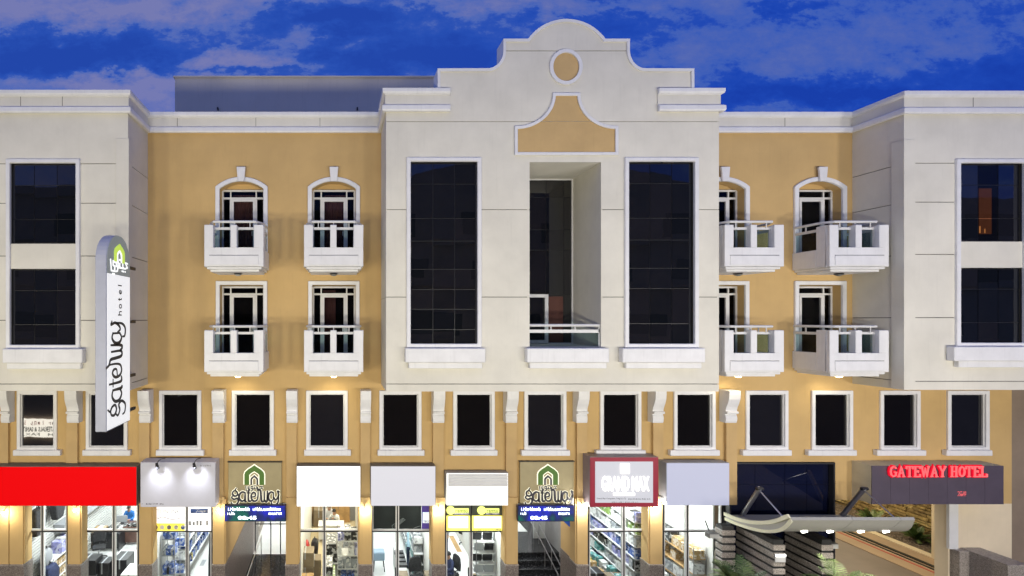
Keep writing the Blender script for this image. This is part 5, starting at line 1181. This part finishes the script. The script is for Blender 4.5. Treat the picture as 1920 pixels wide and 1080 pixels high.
# driveway passage
tag(B(14.5, 26.5, 0, 24, -.02, -.002).build('driveway', mat('driveway_concrete', (.20, .165, .15), .6, var=.08, scale=.7, bump=.1)), kind='structure')
pk = mat('peach_paving', (.40, .29, .20), .7, var=.06, scale=1, bump=.1)
tag(B(22.4, 24.4, .37, 24, -.001, .03).build('kerb', pk), kind='structure')
tag(B(23.3, 23.38, .37, 24, .031, .06).build('rail_groove', darkst), kind='structure'); tag(B(23.52, 23.66, .37, 24, .031, .075).build('rail_groove', darkst), kind='structure'); tag(B(23.05, 23.12, .37, 24, .031, .04).build('rail_groove', redp), kind='structure')
tag(B(24.4, 24.8, .37, 4.80, .0, 4.4).build('wall', creamw), kind='structure'); tag(B(24.4, 24.75, 4.81, 14, .0, .07).build('planter_kerb', creamw), kind='structure')
stone_c = [mat('stone_%d' % i, c, .8, var=.25, scale=6, bump=1.0, bscale=14) for i, c in enumerate([(.42,.30,.12), (.36,.25,.10), (.48,.36,.16), (.30,.21,.09)])]
sw = tag(B(26.6, 26.9, 5.0, 24, 0, 4.4).build('stone_wall', stone_c[3]), 'rough yellow split-stone wall inside the driveway', 'wall')
rr = random.Random(5); z = .2; cnt = 0
while z < 3.6:
    h = rr.uniform(.09, .17); y = 5.2
    while y < 14 and cnt < 299:
        l = rr.uniform(.35, .95); d = rr.uniform(.02, .12); tl = rr.uniform(-.02, .02)
        a0, a1, b0_, b1 = z+.006, z+h-.006, y+.008, y+l-.008
        q = MB().add([(26.6, b0_, a0), (26.6, b1, a0+tl), (26.6, b1, a1+tl), (26.6, b0_, a1), (26.6-d, b0_+.03, a0+.015), (26.6-d*rr.uniform(.6,1), b1-.03, a0+.015+tl), (26.6-d, b1-.02, a1-.015+tl), (26.6-d*rr.uniform(.6,1), b0_+.02, a1-.02)], [(3,2,1,0),(4,5,6,7),(0,1,5,4),(1,2,6,5),(2,3,7,6),(3,0,4,7)])
        q.build('stone', stone_c[rr.randrange(4)], sw); cnt += 1; y += l
    z += h
soil = tag(B(24.76, 26.6, 4.81, 14, 0, .05).build('planter_soil', mat('gravel', (.16, .12, .09), .9, var=.4, scale=20, bump=1, bscale=60)), kind='structure')
m = MB(); rr = random.Random(9)
for k in range(900):
    x, y, s = rr.uniform(24.8, 26.5), rr.uniform(4.85, 12), rr.uniform(.02, .05); m.rbox(x, y, .045, s*1.6, s, s*.8, rr.uniform(0, 3))
tag(m.build('gravel', mat('pebbles', (.30, .24, .20), .8, var=.3, scale=9)), 'brown pebbles strewn over the planter bed', 'gravel', kind='stuff')
leaf = [mat('frond_green', (.07, .13, .035), .5, var=.3, scale=5), mat('frond_pale', (.16, .22, .07), .5, var=.3, scale=5)]
def palm(x, y, z, n, L, seed, label, name='potted_palm', trunk=.3, lean=1.0, mt=None, w_=.035, pot=None):
    rr = random.Random(seed); r = empty(name, (x, y, z), label, 'plant')
    if pot: MB().lathe([(.20, 0), (.26, .1), (.30, pot), (.26, pot), (.24, pot-.05)], 0, 0, 16).build('pot', darkst, r, smooth=True)
    b = (pot or 0)
    if trunk: MB().tube([(0, 0, b-.05 if pot else 0), (.02, 0, b+trunk*.5), (0, .02, b+trunk)], [.07, .055, .045], 8).build('trunk', carton_d, r)
    for k in range(n):
        a = rr.uniform(0, 2*math.pi); el = rr.uniform(.35, 1.35); l = L*rr.uniform(.75, 1.1); pts = []; p = Vector((0, 0, b+trunk)); d = Vector((math.cos(a)*math.cos(el), math.sin(a)*math.cos(el), math.sin(el)))
        for q in range(9): pts.append(p.copy()); p = p+d*(l/8); d = (d+Vector((0, 0, -.16*lean))).normalized()
        m = MB(); side0 = Vector((-math.sin(a), math.cos(a), 0))
        m.tube([tuple(v) for v in pts], [.009-.0007*q for q in range(9)], 4)
        for q in range(1, 9):
            for s in (-1, 1):
                for hh in (0, .5):
                    base_ = pts[q-1].lerp(pts[q], hh) if hh else pts[q]; ll = l*.30*math.sin(math.pi*(q-hh+.8)/10); fd = (pts[q]-pts[q-1]).normalized(); tip = base_+side0*s*ll*.8+fd*ll*.55+Vector((0, 0, -.15*ll)); wv = fd*w_*.5
                    m.add([tuple(base_-wv), tuple(base_+wv), tuple(base_.lerp(tip, .6)+wv*.8), tuple(tip), tuple(base_.lerp(tip, .6)-wv*.8)], [(0,1,2,3,4)])
        m.build('frond', (mt or leaf)[rr.randrange(2)], r)
    return r
palm(X(1397,-2.2), -2.2, 0, 22, .95, 1, 'potted palm at the lower edge before the middle granite pier', trunk=1.5, pot=.8)
palm(X(1578,-2.1), -2.1, 0, 22, 1.0, 2, 'potted palm at the lower edge right of the right granite pier', trunk=1.5, pot=.8)
palm(X(1367,-1.4), -1.5, 0, 14, .7, 3, 'smaller reddish-green potted plant by the narrow granite pier', trunk=1.5, pot=.8, name='potted_plant')
for k, (yy, xx) in enumerate([(5.0, 25.5), (5.6, 26.1), (6.4, 25.6), (7.3, 26.1), (8.3, 25.7), (11.5, 26.0)]): palm(xx, yy, .04, 24, .72, 10+k, 'bushy dark green plant in the stone-backed planter, %s from the driveway mouth' % ('first', 'second', 'third', 'fourth', 'fifth', 'sixth')[k], name='planter_plant', trunk=.05, lean=.7)
# cream column, granite kerb wall
tag(B(X(1780,-.08), X(1797,-.08), -.08, -.001, 2.6, 4.15).build('downpipe_casing', mat('pale_casing', (.66, .66, .66), .5, var=.03)), 'white square casing below the purple name sign', 'casing')
gw = empty('granite_wall', (19.9, -.5, 0), 'speckled grey granite wing wall beside the driveway mouth', 'wall'); offg = (-19.9, .5, 0)
sub(B(19.35, 19.66, -.25, -.001, 0, 2.6).build('pier_block', granite_l, gw), offg); sub(MB().prism([(-.001, 0), (-1.15, 0), (-1.15, 2.62), (-.001, 2.62)], 19.67, 20.3, 'x').build('wall_body', granite_l, gw, bevel=.01), offg)
# ================================================================== LAMPS AT THE SHOP FASCIAS
bulb = emit('corner_bulb', (1, .99, .95), 60)
for k, (px, py, e, c) in enumerate([(6, 962, 22, (1,.9,.65)), (140, 957, 14, (1,.85,.6)), (412, 958, 20, (1,.9,.65)), (684, 957, 26, (1,.95,.7)), (823, 956, 26, (1,.95,.75)), (1094, 951, 40, (1,.98,.92)), (1229, 951, 40, (1,.98,.92)), (1243, 938, 14, (1,.95,.85))]):
    y = -.33; p = (X(px, y), y, Z(py, y)); r = empty('corner_lamp', p, ['warm lamp low at the left edge under the red fascia', 'small warm lamp over the first full column', 'warm lamp beside the silver-white board above the column', 'bright lamp left of the lilac board', 'bright lamp between the lilac board and the ridged fascia', 'dazzling lamp at the lower left corner of the red-framed sign', 'dazzling lamp at the lower right corner of the red-framed sign', 'small lamp at the left edge of the blue-grey board'][k], 'lamp')
    MB().lathe([(.01, .035), (.03, .025), (.042, 0), (.03, -.025), (.01, -.035)], 0, 0, 12).build('bulb', bulb, r, smooth=True); MB().tube([(0, 0, .03), (0, .10, .09), (0, .30, .09)], .012, 6).build('arm', darkal, r)
    ld = bpy.data.lights.new('corner_light', 'POINT'); lo = bpy.data.objects.new('corner_light', ld); COL.objects.link(lo); ld.energy = e; ld.color = c; ld.shadow_soft_size = .04; lo.location = (p[0], p[1]-.05, p[2]-.06)
# passage lights
for (x, y, z, e, c) in [(21.5, 4.5, 4.3, 120, (1, .87, .60)), (24.0, 9.5, 4.3, 210, (1, .85, .52)), (17.3, 3.2, 4.3, 150, (1, .90, .68))]:
    t = tag(B(x-.4, x+.4, y-.1, y+.1, z+.0, z+.06).build('passage_light', alum), '%s ceiling light over the driveway passage' % ('frontmost' if y < 4 else ('middle' if y < 5 else 'deepest')), 'ceiling light', 'driveway ceiling lights')
    ld = bpy.data.lights.new('passage_lamp', 'AREA'); lo = bpy.data.objects.new('passage_lamp', ld); COL.objects.link(lo); ld.size = .7; ld.energy = e; ld.color = c; lo.location = (x, y, z-.03)
tag(B(12.3, 27, .371, 24, 4.40, 4.5).build('ceiling', creamw), kind='structure')
tag(B(12.4, 26.9, 23.9, 24, 0, 4.4).build('wall', creamw), kind='structure')
# ================================================================== ACROSS THE STREET (seen in the window reflections; carries the floodlights)
opp = empty('opposite_building', (0, YS, 0), 'dark brown street building across the road with bands of black windows', 'building'); ob = mat('brown_render', (.34, .27, .21), .85, var=.1, scale=.6); ob2 = mat('dark_band', (.012, .012, .014), .4, var=0)
offo = (0, -YS, 0)
sub(B(-45, 45, YS-10, YS, 0, 17.3).build('wall', ob, opp), offo); sub(B(-30, -2, YS-9, YS+.4, 17.3, 17.9).build('roof', ob, opp), offo)
sub(MB().prism([(3, 17.3), (22, 17.3), (22, 18.4), (12, 20.4), (5, 19.0), (3, 17.8)], YS-.4, YS-9).build('roof', ob, opp), offo)
for z in (5.6, 8.9, 12.2, 15.0):
    for k in range(14):
        x = -42+k*6.2+(z % 1)*3; sub(B(x, x+3.4, YS+.001, YS+.03, z, z+1.3).build('window', ob2, opp), offo)
    sub(B(-45, 45, YS+.001, YS+.25, z-.5, z-.35).build('ledge', ob, opp), offo)
r = empty('building_supply_sign', (-19.85, YS, 2.35), 'lit white sign across the road reading materials and sanitary, mirrored in the first small window', 'shop sign')
B(-2.85, 2.85, 0, .2, -.40, .80).build('sign_case', emit('supply_sign_face', (1, .93, .78), 10), r)
def back(o): o.location = (0, .21, 0); o.rotation_euler = (0, 0, math.pi); return o
t1 = text('lettering', 'BUILDING MATERIALS & SANITARY WARE', ob2, -2.6, -.02, 5.2, -.02, r, height=.32, ext=.01, bold=.02); back(t1)
t2 = text('lettering', 'TEL. 04   FAX. 04', ob2, -2.3, -.30, 4.2, -.02, r, height=.2, ext=.01); back(t2)
t3 = glyphs(-2.5, 2.5, .42, .30, -.02, redp, r, 77); back(t3)
LAMPS = [(-17+4.7*q, 6.1, [2650, 3000, 3200, 2900, 2700, 2700, 2800, 3500, 6200][q], [(1,.93,.74),(1,.93,.72),(1,.92,.68),(1,.93,.74),(1,.95,.82),(1,.96,.86),(1,.96,.86),(1,.95,.86),(1,.94,.86)][q]) for q in range(9)]
for k, (x, z, e, c) in enumerate(LAMPS):
    r = empty('flood_light', (x, YS+.5, z), 'wall floodlight across the road, number %s from the left, lighting the hotel' % ('one', 'two', 'three', 'four', 'five', 'six', 'seven', 'eight', 'nine')[k], 'floodlight', 'floodlights across the road')
    B(-.2, .2, 0, .12, -.12, .12).build('housing', darkal, r, bevel=.01); B(-.17, .17, .121, .13, -.09, .09).build('lens', emit('flood_lens', (1, .95, .85), 3) if 'flood_lens' not in MATS else MATS['flood_lens'], r); MB().tube([(0, 0, 0), (0, -.45, .1)], .02, 6).build('bracket', darkal, r)
    ld = bpy.data.lights.new('flood', 'SPOT'); lo = bpy.data.objects.new('flood', ld); COL.objects.link(lo); ld.energy = e*.76; ld.color = c; ld.spot_size = R(125); ld.spot_blend = 1; ld.shadow_soft_size = .85
    lo.location = (x, YS+.75, z); lo.rotation_euler = Vector((0, 1, .20)).to_track_quat('-Z', 'Y').to_euler()
